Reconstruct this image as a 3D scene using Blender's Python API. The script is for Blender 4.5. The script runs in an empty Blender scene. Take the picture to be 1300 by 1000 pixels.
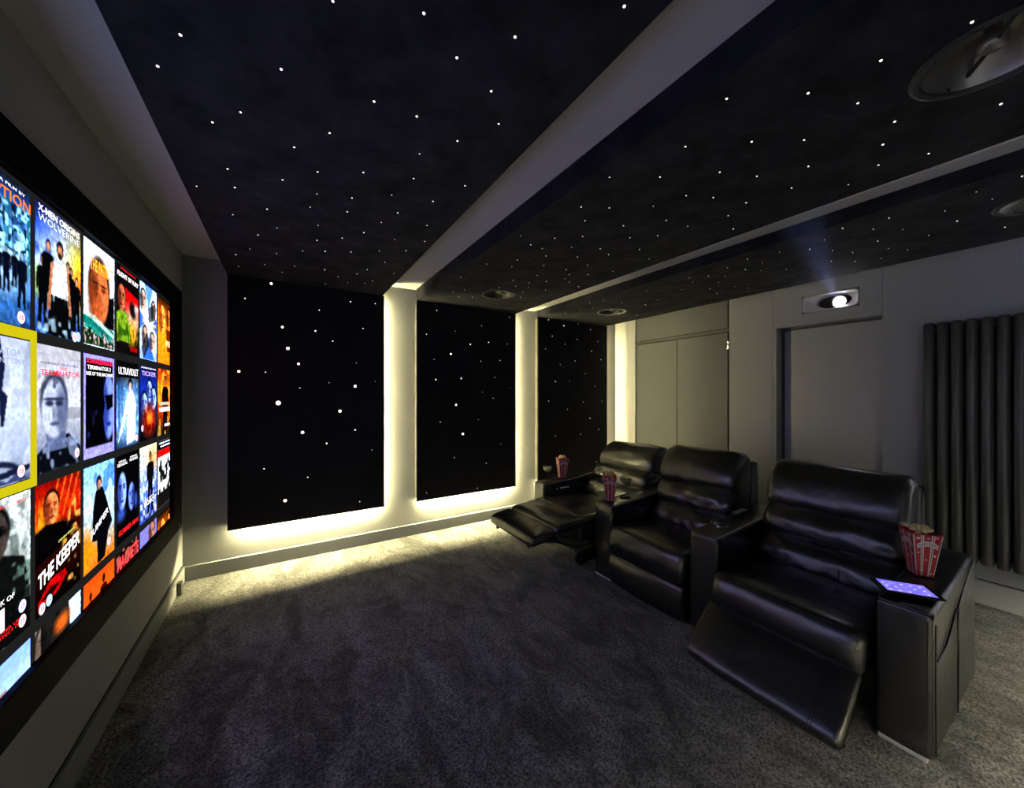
import bpy, bmesh, math, random
import numpy as np
from mathutils import Vector, Matrix, noise
from mathutils.geometry import delaunay_2d_cdt
PI = math.pi
random.seed(7)
SC = bpy.context.scene
COL = SC.collection

# ------------------------------------------------------------------ materials
def lin(c):
    return tuple((x / 12.92 if x <= 0.04045 else ((x + 0.055) / 1.055) ** 2.4) for x in c)

def new_mat(name):
    m = bpy.data.materials.new(name); m.use_nodes = True
    nt = m.node_tree
    b = nt.nodes.get('Principled BSDF')
    return m, nt, b

def mat(name, col, rough=0.5, metal=0.0, spec=0.5, ior=1.45, bump=None, var=None, coat=0.0, trans=0.0, alpha=1.0):
    """bump = (scale, strength, detail); var = (scale, second colour, lo, hi)"""
    m, nt, b = new_mat(name)
    b.inputs['Base Color'].default_value = (*col, 1)
    b.inputs['Roughness'].default_value = rough
    b.inputs['Metallic'].default_value = metal
    b.inputs['Specular IOR Level'].default_value = spec
    b.inputs['IOR'].default_value = ior
    b.inputs['Coat Weight'].default_value = coat
    b.inputs['Transmission Weight'].default_value = trans
    tc = nt.nodes.new('ShaderNodeTexCoord')
    if var:
        n = nt.nodes.new('ShaderNodeTexNoise'); n.inputs['Scale'].default_value = var[0]; n.inputs['Detail'].default_value = 6
        n.inputs['Roughness'].default_value = 0.62
        nt.links.new(tc.outputs['Object'], n.inputs['Vector'])
        r = nt.nodes.new('ShaderNodeValToRGB')
        r.color_ramp.elements[0].position = var[2]; r.color_ramp.elements[1].position = var[3]
        r.color_ramp.elements[0].color = (*col, 1); r.color_ramp.elements[1].color = (*var[1], 1)
        nt.links.new(n.outputs['Fac'], r.inputs['Fac'])
        nt.links.new(r.outputs['Color'], b.inputs['Base Color'])
    if bump:
        n = nt.nodes.new('ShaderNodeTexNoise'); n.inputs['Scale'].default_value = bump[0]; n.inputs['Detail'].default_value = bump[2]
        nt.links.new(tc.outputs['Object'], n.inputs['Vector'])
        bp = nt.nodes.new('ShaderNodeBump'); bp.inputs['Strength'].default_value = bump[1]; bp.inputs['Distance'].default_value = 0.01
        nt.links.new(n.outputs['Fac'], bp.inputs['Height'])
        nt.links.new(bp.outputs['Normal'], b.inputs['Normal'])
    return m

def emit(name, col, strength):
    m = bpy.data.materials.new(name); m.use_nodes = True
    nt = m.node_tree; nt.nodes.clear()
    o = nt.nodes.new('ShaderNodeOutputMaterial'); e = nt.nodes.new('ShaderNodeEmission')
    e.inputs['Color'].default_value = (*col, 1); e.inputs['Strength'].default_value = strength
    nt.links.new(e.outputs[0], o.inputs[0])
    return m

M = {}
SCREEN_E = 2.2
LED_E = 400.0
LED_C = (1.0, 0.87, 0.41)
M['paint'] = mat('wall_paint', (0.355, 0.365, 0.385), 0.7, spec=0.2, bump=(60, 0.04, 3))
M['cupboard_paint'] = mat('cupboard_paint', (0.15, 0.155, 0.165), 0.65, spec=0.15, bump=(40, 0.03, 2))  # toned darker than the matching wall to offset extra light on the doors
M['paint_satin'] = mat('satin_paint', (0.35, 0.36, 0.378), 0.35, bump=(40, 0.03, 2))
M['ceil_paint'] = mat('ceiling_paint', (0.78, 0.78, 0.78), 0.6)
M['shadow_gap'] = mat('shadow_gap_black', (0.01, 0.01, 0.01), 0.8)
M['suede'] = mat('ceiling_suede', (0.010, 0.010, 0.014), 0.9, spec=0.10, var=(5.5, (0.036, 0.036, 0.046), 0.32, 0.72), bump=(38, 0.5, 8))
M['velvet'] = mat('wall_velvet', (0.006, 0.006, 0.009), 0.9, spec=0.15, var=(2.5, (0.011, 0.011, 0.016), 0.4, 0.75), bump=(180, 0.15, 3))
M['frame'] = mat('screen_frame_velvet', (0.002, 0.002, 0.003), 0.8, spec=0.08)
M['board'] = mat('grey_board', (0.085, 0.08, 0.07), 0.7)
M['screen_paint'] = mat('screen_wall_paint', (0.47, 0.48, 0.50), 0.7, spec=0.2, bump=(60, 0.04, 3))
M['black_metal'] = mat('black_metal', (0.02, 0.02, 0.021), 0.4, metal=0.6)
M['steel'] = mat('mechanism_steel', (0.10, 0.10, 0.105), 0.38, metal=0.9)
M['chrome'] = mat('chrome', (0.82, 0.82, 0.83), 0.22, metal=1.0)
M['cone'] = mat('speaker_cone_metal', (0.34, 0.33, 0.30), 0.38, metal=0.8)
M['dark_cone'] = mat('dark_speaker_cone', (0.03, 0.03, 0.03), 0.4, metal=0.5)
M['rim'] = mat('speaker_rim', (0.03, 0.03, 0.032), 0.45)
M['lit_rim'] = mat('lit_rim', (0.45, 0.45, 0.45), 0.3, metal=0.9)  # the dark rim coloured silver where light catches it
M['radiator'] = mat('anthracite_enamel', (0.048, 0.049, 0.050), 0.36, spec=0.6, bump=(220, 0.05, 2))
M['plastic_white'] = mat('white_plastic', (0.55, 0.55, 0.60), 0.3)
M['plastic_black'] = mat('black_plastic', (0.012, 0.012, 0.013), 0.3)
M['key'] = mat('grey_key', (0.72, 0.72, 0.76), 0.4)
M['strip'] = mat('bright_metal_strip', (0.85, 0.85, 0.86), 0.34, metal=0.55)
M['lid'] = mat('satin_silver', (0.55, 0.55, 0.56), 0.4, metal=0.35)
M['lens'] = emit('projector_lens_light', (0.95, 0.92, 1.0), 60)
M['led'] = emit('led_light', LED_C, LED_E)
M['led_low'] = emit('led_light_bright', LED_C, 1000.0)
M['led_rear'] = emit('led_light_rear', LED_C, 125.0)
M['led_near'] = emit('led_light_soft', (.95, .96, 1.0), 30.0)
M['led_near_rear'] = emit('led_light_near_rear', (.97, .97, 1.0), 640.0)
M['led_near_low'] = emit('led_light_soft_warm', (1.0, .90, .60), 235.0)
M['star'] = emit('star_light_white', (1.0, 0.98, 0.93), 2.2)
M['star_warm'] = emit('star_light_warm', (1.0, 0.92, 0.72), 3.5)
M['corn'] = mat('popcorn_white', (0.85, 0.70, 0.38), 0.6, var=(60, (0.78, 0.42, 0.06), 0.50, 0.68))
M['red'] = mat('carton_red', (0.46, 0.008, 0.014), 0.35)
M['white_card'] = mat('carton_white', (0.80, 0.74, 0.66), 0.4)
M['wine'] = mat('pale_wine', (0.92, 0.84, 0.42), 0.12, trans=0.08, ior=1.34)
def thin_glass():
    m = bpy.data.materials.new('clear_glass'); m.use_nodes = True
    nt = m.node_tree; nt.nodes.clear()
    o = nt.nodes.new('ShaderNodeOutputMaterial'); mx = nt.nodes.new('ShaderNodeMixShader')
    t = nt.nodes.new('ShaderNodeBsdfTransparent'); gl = nt.nodes.new('ShaderNodeBsdfGlossy'); fr = nt.nodes.new('ShaderNodeLayerWeight'); mp = nt.nodes.new('ShaderNodeMapRange')
    t.inputs['Color'].default_value = (.94, .95, .95, 1); gl.inputs['Roughness'].default_value = .06; fr.inputs['Blend'].default_value = .35; mp.inputs['To Min'].default_value = .05; mp.inputs['To Max'].default_value = .75
    nt.links.new(fr.outputs['Facing'], mp.inputs['Value']); nt.links.new(mp.outputs[0], mx.inputs[0]); nt.links.new(t.outputs[0], mx.inputs[1]); nt.links.new(gl.outputs[0], mx.inputs[2]); nt.links.new(mx.outputs[0], o.inputs[0])
    return m
M['glass'] = thin_glass()
M['stitch'] = mat('seam_thread', (0.022, 0.022, 0.023), 0.42)
M['status'] = mat('silver_button', (0.85, 0.85, 0.85), 0.3, metal=0.2)

def leather():
    m, nt, b = new_mat('black_leather')
    b.inputs['Base Color'].default_value = (0.0055, 0.0055, 0.0058, 1)
    b.inputs['Roughness'].default_value = 0.36
    b.inputs['Specular IOR Level'].default_value = 0.85
    b.inputs['IOR'].default_value = 1.6
    b.inputs['Coat Weight'].default_value = 0.5; b.inputs['Coat Roughness'].default_value = 0.22; b.inputs['Coat IOR'].default_value = 1.6
    tc = nt.nodes.new('ShaderNodeTexCoord')
    v = nt.nodes.new('ShaderNodeTexVoronoi'); v.inputs['Scale'].default_value = 210
    n = nt.nodes.new('ShaderNodeTexNoise'); n.inputs['Scale'].default_value = 9; n.inputs['Detail'].default_value = 5; n.inputs['Distortion'].default_value = 0.8
    nt.links.new(tc.outputs['Object'], v.inputs['Vector']); nt.links.new(tc.outputs['Object'], n.inputs['Vector'])
    b1 = nt.nodes.new('ShaderNodeBump'); b1.inputs['Strength'].default_value = 0.16; b1.inputs['Distance'].default_value = 0.002
    b2 = nt.nodes.new('ShaderNodeBump'); b2.inputs['Strength'].default_value = 0.30; b2.inputs['Distance'].default_value = 0.02
    nt.links.new(v.outputs['Distance'], b1.inputs['Height']); nt.links.new(n.outputs['Fac'], b2.inputs['Height'])
    nt.links.new(b2.outputs['Normal'], b1.inputs['Normal']); nt.links.new(b1.outputs['Normal'], b.inputs['Normal'])
    r = nt.nodes.new('ShaderNodeMapRange'); r.inputs['To Min'].default_value = 0.28; r.inputs['To Max'].default_value = 0.41
    nt.links.new(n.outputs['Fac'], r.inputs['Value']); nt.links.new(r.outputs['Result'], b.inputs['Roughness'])
    return m
M['leather'] = leather()

def carpet():
    m, nt, b = new_mat('carpet_pile')
    b.inputs['Roughness'].default_value = 0.95; b.inputs['Specular IOR Level'].default_value = 0.12
    b.inputs['Sheen Weight'].default_value = 0.25; b.inputs['Sheen Roughness'].default_value = 0.5
    tc = nt.nodes.new('ShaderNodeTexCoord')
    big = nt.nodes.new('ShaderNodeTexNoise'); big.inputs['Scale'].default_value = 6.0; big.inputs['Detail'].default_value = 5; big.inputs['Roughness'].default_value = 0.65; big.inputs['Distortion'].default_value = 0.6
    fine = nt.nodes.new('ShaderNodeTexNoise'); fine.inputs['Scale'].default_value = 105; fine.inputs['Detail'].default_value = 3
    mp = nt.nodes.new('ShaderNodeMapping'); mp.inputs['Scale'].default_value = (1.0, 0.55, 1.0); mp.inputs['Rotation'].default_value = (0, 0, 0.5)
    nt.links.new(tc.outputs['Object'], mp.inputs['Vector'])
    nt.links.new(mp.outputs['Vector'], big.inputs['Vector']); nt.links.new(tc.outputs['Object'], fine.inputs['Vector'])
    r1 = nt.nodes.new('ShaderNodeValToRGB')
    r1.color_ramp.elements[0].position = 0.38; r1.color_ramp.elements[1].position = 0.62
    r1.color_ramp.elements[0].color = (0.055, 0.055, 0.056, 1); r1.color_ramp.elements[1].color = (0.215, 0.215, 0.212, 1)
    nt.links.new(big.outputs['Fac'], r1.inputs['Fac'])
    r2 = nt.nodes.new('ShaderNodeValToRGB')
    r2.color_ramp.elements[0].position = 0.33; r2.color_ramp.elements[1].position = 0.68
    r2.color_ramp.elements[0].color = (0.12, 0.12, 0.12, 1); r2.color_ramp.elements[1].color = (1.9, 1.9, 1.9, 1)
    nt.links.new(fine.outputs['Fac'], r2.inputs['Fac'])
    mx = nt.nodes.new('ShaderNodeMix'); mx.data_type = 'RGBA'; mx.blend_type = 'MULTIPLY'; mx.inputs[0].default_value = 1.0
    nt.links.new(r1.outputs['Color'], mx.inputs[6]); nt.links.new(r2.outputs['Color'], mx.inputs[7])
    nt.links.new(mx.outputs[2], b.inputs['Base Color'])
    bp = nt.nodes.new('ShaderNodeBump'); bp.inputs['Strength'].default_value = 0.9; bp.inputs['Distance'].default_value = 0.012
    bp2 = nt.nodes.new('ShaderNodeBump'); bp2.inputs['Strength'].default_value = 0.5; bp2.inputs['Distance'].default_value = 0.04
    nt.links.new(fine.outputs['Fac'], bp.inputs['Height']); nt.links.new(big.outputs['Fac'], bp2.inputs['Height'])
    nt.links.new(bp2.outputs['Normal'], bp.inputs['Normal']); nt.links.new(bp.outputs['Normal'], b.inputs['Normal'])
    return m
M['carpet'] = carpet()

def art_mat():
    m = bpy.data.materials.new('screen_picture'); m.use_nodes = True
    nt = m.node_tree; nt.nodes.clear()
    o = nt.nodes.new('ShaderNodeOutputMaterial'); e = nt.nodes.new('ShaderNodeEmission')
    a = nt.nodes.new('ShaderNodeAttribute'); a.attribute_name = 'Col'
    nt.links.new(a.outputs['Color'], e.inputs['Color']); e.inputs['Strength'].default_value = SCREEN_E
    nt.links.new(e.outputs[0], o.inputs[0])
    return m
M['art'] = art_mat()
_text_mats = {}
def text_mat(c, s=None):
    k = (c, s)
    if k not in _text_mats:
        _text_mats[k] = emit('screen_lettering', lin(c), SCREEN_E if s is None else s)
    return _text_mats[k]

# ------------------------------------------------------------------ mesh helpers
class MB:
    def __init__(self): self.v = []; self.f = []; self.s = []
    def add(self, vs, fs, smooth=False):
        n = len(self.v); self.v += [tuple(p) for p in vs]
        for f in fs: self.f.append([i + n for i in f]); self.s.append(smooth)
        return self
    def box(self, x0, x1, y0, y1, z0, z1):
        vs = [(x, y, z) for x in (x0, x1) for y in (y0, y1) for z in (z0, z1)]
        return self.add(vs, [(0, 1, 3, 2), (4, 6, 7, 5), (0, 4, 5, 1), (2, 3, 7, 6), (0, 2, 6, 4), (1, 5, 7, 3)])
    def bevbox(self, x0, x1, y0, y1, z0, z1, r=0.004, seg=2):
        bm = bmesh.new()
        bmesh.ops.create_cube(bm, size=1)
        for v in bm.verts:
            v.co = Vector(((x0 + x1) / 2 + v.co.x * (x1 - x0), (y0 + y1) / 2 + v.co.y * (y1 - y0), (z0 + z1) / 2 + v.co.z * (z1 - z0)))
        bmesh.ops.bevel(bm, geom=list(bm.edges), offset=r, segments=seg, affect='EDGES', profile=0.5)
        self.bm(bm, False); bm.free(); return self
    def bm(self, bm, smooth):
        bm.verts.index_update()
        return self.add([v.co[:] for v in bm.verts], [[v.index for v in f.verts] for f in bm.faces], smooth)
    def tube(self, pts, r, n=8, caps=True, smooth=True):
        pts = [Vector(p) for p in pts]; rings = []
        up = None
        for i, p in enumerate(pts):
            d = (pts[min(i + 1, len(pts) - 1)] - pts[max(i - 1, 0)]).normalized()
            if up is None or abs(up.dot(d)) > 0.95:
                up = Vector((0, 0, 1)) if abs(d.z) < 0.9 else Vector((1, 0, 0))
            a = d.cross(up).normalized(); b = a.cross(d).normalized(); up = b
            rr = r[i] if isinstance(r, (list, tuple)) else r
            rings.append([p + a * rr * math.cos(2 * PI * k / n) + b * rr * math.sin(2 * PI * k / n) for k in range(n)])
        vs = [q for ring in rings for q in ring]; fs = []
        for i in range(len(rings) - 1):
            for k in range(n):
                fs.append((i * n + k, i * n + (k + 1) % n, (i + 1) * n + (k + 1) % n, (i + 1) * n + k))
        self.add(vs, fs, smooth)
        if caps:
            self.add(rings[0], [list(range(n))[::-1]]); self.add(rings[-1], [list(range(n))])
        return self
    def lathe(self, prof, c=(0, 0, 0), n=32, smooth=True, closed=False):
        vs = []; fs = []; m = len(prof)
        for (r, z) in prof:
            for k in range(n):
                a = 2 * PI * k / n
                vs.append((c[0] + r * math.cos(a), c[1] + r * math.sin(a), c[2] + z))
        last = m if closed else m - 1
        for i in range(last):
            j = (i + 1) % m
            for k in range(n):
                fs.append((i * n + k, i * n + (k + 1) % n, j * n + (k + 1) % n, j * n + k))
        return self.add(vs, fs, smooth)
    def sphere(self, c, r, n=8, m=6, sc=(1, 1, 1)):
        vs = [(c[0], c[1], c[2] - r * sc[2])]; fs = []
        for i in range(1, m):
            t = -PI / 2 + PI * i / m
            for k in range(n):
                a = 2 * PI * k / n
                vs.append((c[0] + r * sc[0] * math.cos(t) * math.cos(a), c[1] + r * sc[1] * math.cos(t) * math.sin(a), c[2] + r * sc[2] * math.sin(t)))
        vs.append((c[0], c[1], c[2] + r * sc[2])); top = len(vs) - 1
        for k in range(n):
            fs.append((0, 1 + (k + 1) % n, 1 + k)); fs.append((top, 1 + (m - 2) * n + k, 1 + (m - 2) * n + (k + 1) % n))
        for i in range(m - 2):
            for k in range(n):
                fs.append((1 + i * n + k, 1 + i * n + (k + 1) % n, 1 + (i + 1) * n + (k + 1) % n, 1 + (i + 1) * n + k))
        return self.add(vs, fs, True)
    def xf(self, mtx):
        self.v = [tuple(mtx @ Vector(p)) for p in self.v]; return self
    def obj(self, name, material, parent=None, off=(0, 0, 0), fixn=True):
        me = bpy.data.meshes.new(name)
        me.from_pydata([(p[0] - off[0], p[1] - off[1], p[2] - off[2]) for p in self.v], [], self.f)
        if fixn:
            bm = bmesh.new(); bm.from_mesh(me); bmesh.ops.recalc_face_normals(bm, faces=bm.faces); bm.to_mesh(me); bm.free()
        me.polygons.foreach_set('use_smooth', self.s)
        me.materials.append(M[material] if isinstance(material, str) else material)
        me.update()
        o = bpy.data.objects.new(name, me); COL.objects.link(o)
        if parent is not None: o.parent = parent
        return o

def tag(o, label, cat, group=None, kind=None):
    o['label'] = label; o['category'] = cat
    if group: o['group'] = group
    if kind: o['kind'] = kind
    return o

class Thing:
    """An Empty at the base of a thing; parts are given in room coordinates."""
    def __init__(self, name, label, cat, loc, group=None):
        self.loc = loc
        self.root = bpy.data.objects.new(name, None); COL.objects.link(self.root)
        self.root.location = loc; self.root.empty_display_size = 0.1
        tag(self.root, label, cat, group)
    def part(self, name, mb, material, parent=None, label=None):
        o = mb.obj(name, material, parent or self.root, self.loc)
        if label: o['label'] = label
        return o

def copy_tree(o, parent=None):
    c = o.copy(); COL.objects.link(c)
    c.parent = parent
    for ch in list(o.children): copy_tree(ch, c)
    return c

def struct(name, mb, material, loc=None):
    if loc is None:
        xs = [p[0] for p in mb.v]; ys = [p[1] for p in mb.v]; zs = [p[2] for p in mb.v]
        loc = ((min(xs) + max(xs)) / 2, (min(ys) + max(ys)) / 2, min(zs))
    o = mb.obj(name, material, None, loc); o.location = loc
    o['kind'] = 'structure'
    return o

def smooth_closed(pts, seg=5):
    n = len(pts); out = []
    for i in range(n):
        p0, p1, p2, p3 = [Vector(pts[(i + k - 1) % n]) for k in range(4)]
        for s in range(seg):
            t = s / seg
            out.append(0.5 * ((2 * p1) + (p2 - p0) * t + (2 * p0 - 5 * p1 + 4 * p2 - p3) * t * t + (3 * p1 - p0 - 3 * p2 + p3) * t ** 3))
    return out

def loft(prof, y0, y1, r=0.04, ny=14, bulge=0.0, wr=0.004, wf=9.0, seg=5, seed=0.0, smoothp=True):
    """Upholstered body: a side outline (x, z) carried across y0..y1 with rounded ends, belly and creases."""
    P = smooth_closed([Vector((a, b)) for a, b in prof], seg) if smoothp else [Vector(p) for p in prof]
    n = len(P)
    area = sum(P[i].x * P[(i + 1) % n].y - P[(i + 1) % n].x * P[i].y for i in range(n))
    sg = 1 if area > 0 else -1
    N = []
    for i in range(n):
        t = (P[(i + 1) % n] - P[i - 1]);
        t = t.normalized() if t.length > 1e-9 else Vector((1, 0))
        N.append(Vector((t.y, -t.x)) * sg)
    st = []
    ne = 5
    for k in range(ne + 1):
        a = (PI / 2) * k / ne; st.append((y0 + r * (1 - math.cos(a)), r * (1 - math.sin(a))))
    for k in range(1, ny):
        st.append((y0 + r + (y1 - y0 - 2 * r) * k / ny, 0))
    for k in range(ne, -1, -1):
        a = (PI / 2) * k / ne; st.append((y1 - r * (1 - math.cos(a)), r * (1 - math.sin(a))))
    vs = []; fs = []
    for (y, ins) in st:
        s = (y - y0) / (y1 - y0); bl = bulge * max(0, 1 - abs(2 * s - 1) ** 3.0)
        for i in range(n):
            p = P[i] + N[i] * (bl - ins)
            d = 0
            if wr:
                q = Vector((p.x * wf + seed, y * wf * 0.7, p.y * wf - seed))
                d = wr * (noise.noise(q) + 0.5 * noise.noise(q * 2.3))
            p = p + N[i] * d
            vs.append((p.x, y, p.y))
    m = len(st)
    for j in range(m - 1):
        for i in range(n):
            fs.append((j * n + i, j * n + (i + 1) % n, (j + 1) * n + (i + 1) % n, (j + 1) * n + i))
    mb = MB(); mb.add(vs, fs, True)
    mb.f.append(list(range(n))); mb.s.append(True)
    mb.f.append([(m - 1) * n + i for i in range(n)][::-1]); mb.s.append(True)
    return mb

_tc = {}
def text_geo(body, bold=0.0):
    k = (body, bold)
    if k not in _tc:
        cu = bpy.data.curves.new('lettering', 'FONT'); cu.body = body; cu.offset = bold; cu.resolution_u = 2
        o = bpy.data.objects.new('lettering', cu); COL.objects.link(o)
        dg = bpy.context.evaluated_depsgraph_get()
        me = bpy.data.meshes.new_from_object(o.evaluated_get(dg))
        vs = np.array([v.co[:2] for v in me.vertices]); fs = [list(p.vertices) for p in me.polygons]
        bpy.data.objects.remove(o); bpy.data.curves.remove(cu); bpy.data.meshes.remove(me)
        lo = vs.min(0); hi = vs.max(0); vs = (vs - lo) / np.maximum(hi - lo, 1e-6)
        _tc[k] = (vs, fs)
    return _tc[k]

# ------------------------------------------------------------------ room sizes
XS, XR = -0.68, 4.12          # screen wall, rear wall
YF, YN = 3.775, -0.55         # star wall, near wall
ZT, ZP = 2.54, 2.42           # plaster ceiling, underside of the star panels

floor = struct('floor', MB().box(XS - .1, XR + .25, YN - .1, YF + .1, -.06, 0), 'carpet')
struct('ceiling', MB().box(XS - .1, XR + .25, YN - .1, YF + .1, ZT, ZT + .08), 'ceil_paint')
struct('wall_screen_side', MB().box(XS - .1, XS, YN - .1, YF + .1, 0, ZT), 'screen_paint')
struct('wall_star_side', MB().box(XS, XR + .25, YF, YF + .1, 0, ZT), 'paint')
struct('wall_near_side', MB().box(XS, XR + .25, YN - .1, YN, 0, ZT), 'paint')
w = MB()
g = 0.0015
struct('wall_rear_end', MB().box(XR, XR + .14, 3.412, YF, 0, ZT), mat('glow_whitened_paint', (.72, .72, .71), .6))  # same wall, coloured whiter to stand in for the LED glow
w.box(XR, XR + .14, 1.732 + g, 2.150, 0, ZT)
w.box(XR, XR + .14, 1.700, 1.732 - g, 0, ZT)
w.box(XR, XR + .14, .945 + g, 1.700, 2.10, 2.205)
w.box(XR, XR + .14, .945 + g, 1.085, 2.205, 2.365)
w.box(XR, XR + .14, 1.490, 1.700, 2.205, 2.365)
w.box(XR, XR + .14, .945 + g, 1.700, 2.365, ZT)
w.box(XR, XR + .14, YN, .945 - g, 0, ZT)
struct('wall_rear', w, 'paint')
struct('wall_rear_backing', MB().box(XR + .20, XR + .25, YN, YF, 0, ZT), 'shadow_gap')
d1 = MB(); d1.bevbox(XR + .125, XR + .165, .955, 1.690, .006, 2.088, .003)
d1 = struct('door_1', d1, 'paint_satin')
fr = MB(); fr.box(XR + .118, XR + .14, 1.676, 1.699, 0, 2.099); fr.box(XR + .118, XR + .14, .947, .957, 0, 2.099); fr.box(XR + .118, XR + .14, .957, 1.676, 2.080, 2.099)
struct('trim_door_stop', fr, mat('dark_door_stop', (0.05, 0.05, 0.052), 0.5))

# skirting boards: thin boards with a shadow groove above
def skirt(name, x0, x1, y0, y1, h=.118, axis='y'):
    mb = MB(); mb.bevbox(x0, x1, y0, y1, 0, h, .004)
    return struct(name, mb, 'paint_satin')
skirt('baseboard_screen_side', XS, XS + .018, YN, YF - .022)
skirt('baseboard_star_side', XS, XR, YF - .022, YF, .112)
skirt('baseboard_rear_end', XR - .018, XR, 3.412, YF - .022, .16)
skirt('baseboard_rear_middle', XR - .018, XR, 1.700, 2.150, .16)
skirt('baseboard_rear_near', XR - .018, XR, YN, .944, .16)
mb = MB(); mb.box(XS, XS + .003, YN, YF - .022, .1195, .126); struct('trim_groove_screen', mb, 'shadow_gap')
mb = MB(); mb.box(XR - .003, XR, YN, .944, .1615, .168); struct('trim_groove_rear', mb, 'shadow_gap')
# ridge moulding in the gap between the second and third star ceiling
mb = MB(); mb.box(2.40, 2.675, YN, YF, 2.50, ZT); mb.bevbox(2.345, 2.40, YN, YF, 2.47, 2.495, .006)
mb.tube([(2.43, YN, 2.487), (2.43, YF, 2.487)], .013, 12)
mb.tube([(2.52, YN, 2.492), (2.52, YF, 2.492)], .010, 12)
struct('trim_cove', mb, 'ceil_paint')

# small block where the skirting meets the corner, beneath the screen
t = tag(MB().bevbox(XS + .019, XS + .045, 3.50, 3.545, 0.004, .095, .003).obj('skirting_block', 'board', None, (XS + .03, 3.52, 0)),
        'small upright end block on the skirting in the corner below the screen', 'cover')
t.location = (XS + .03, 3.52, 0)

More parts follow.
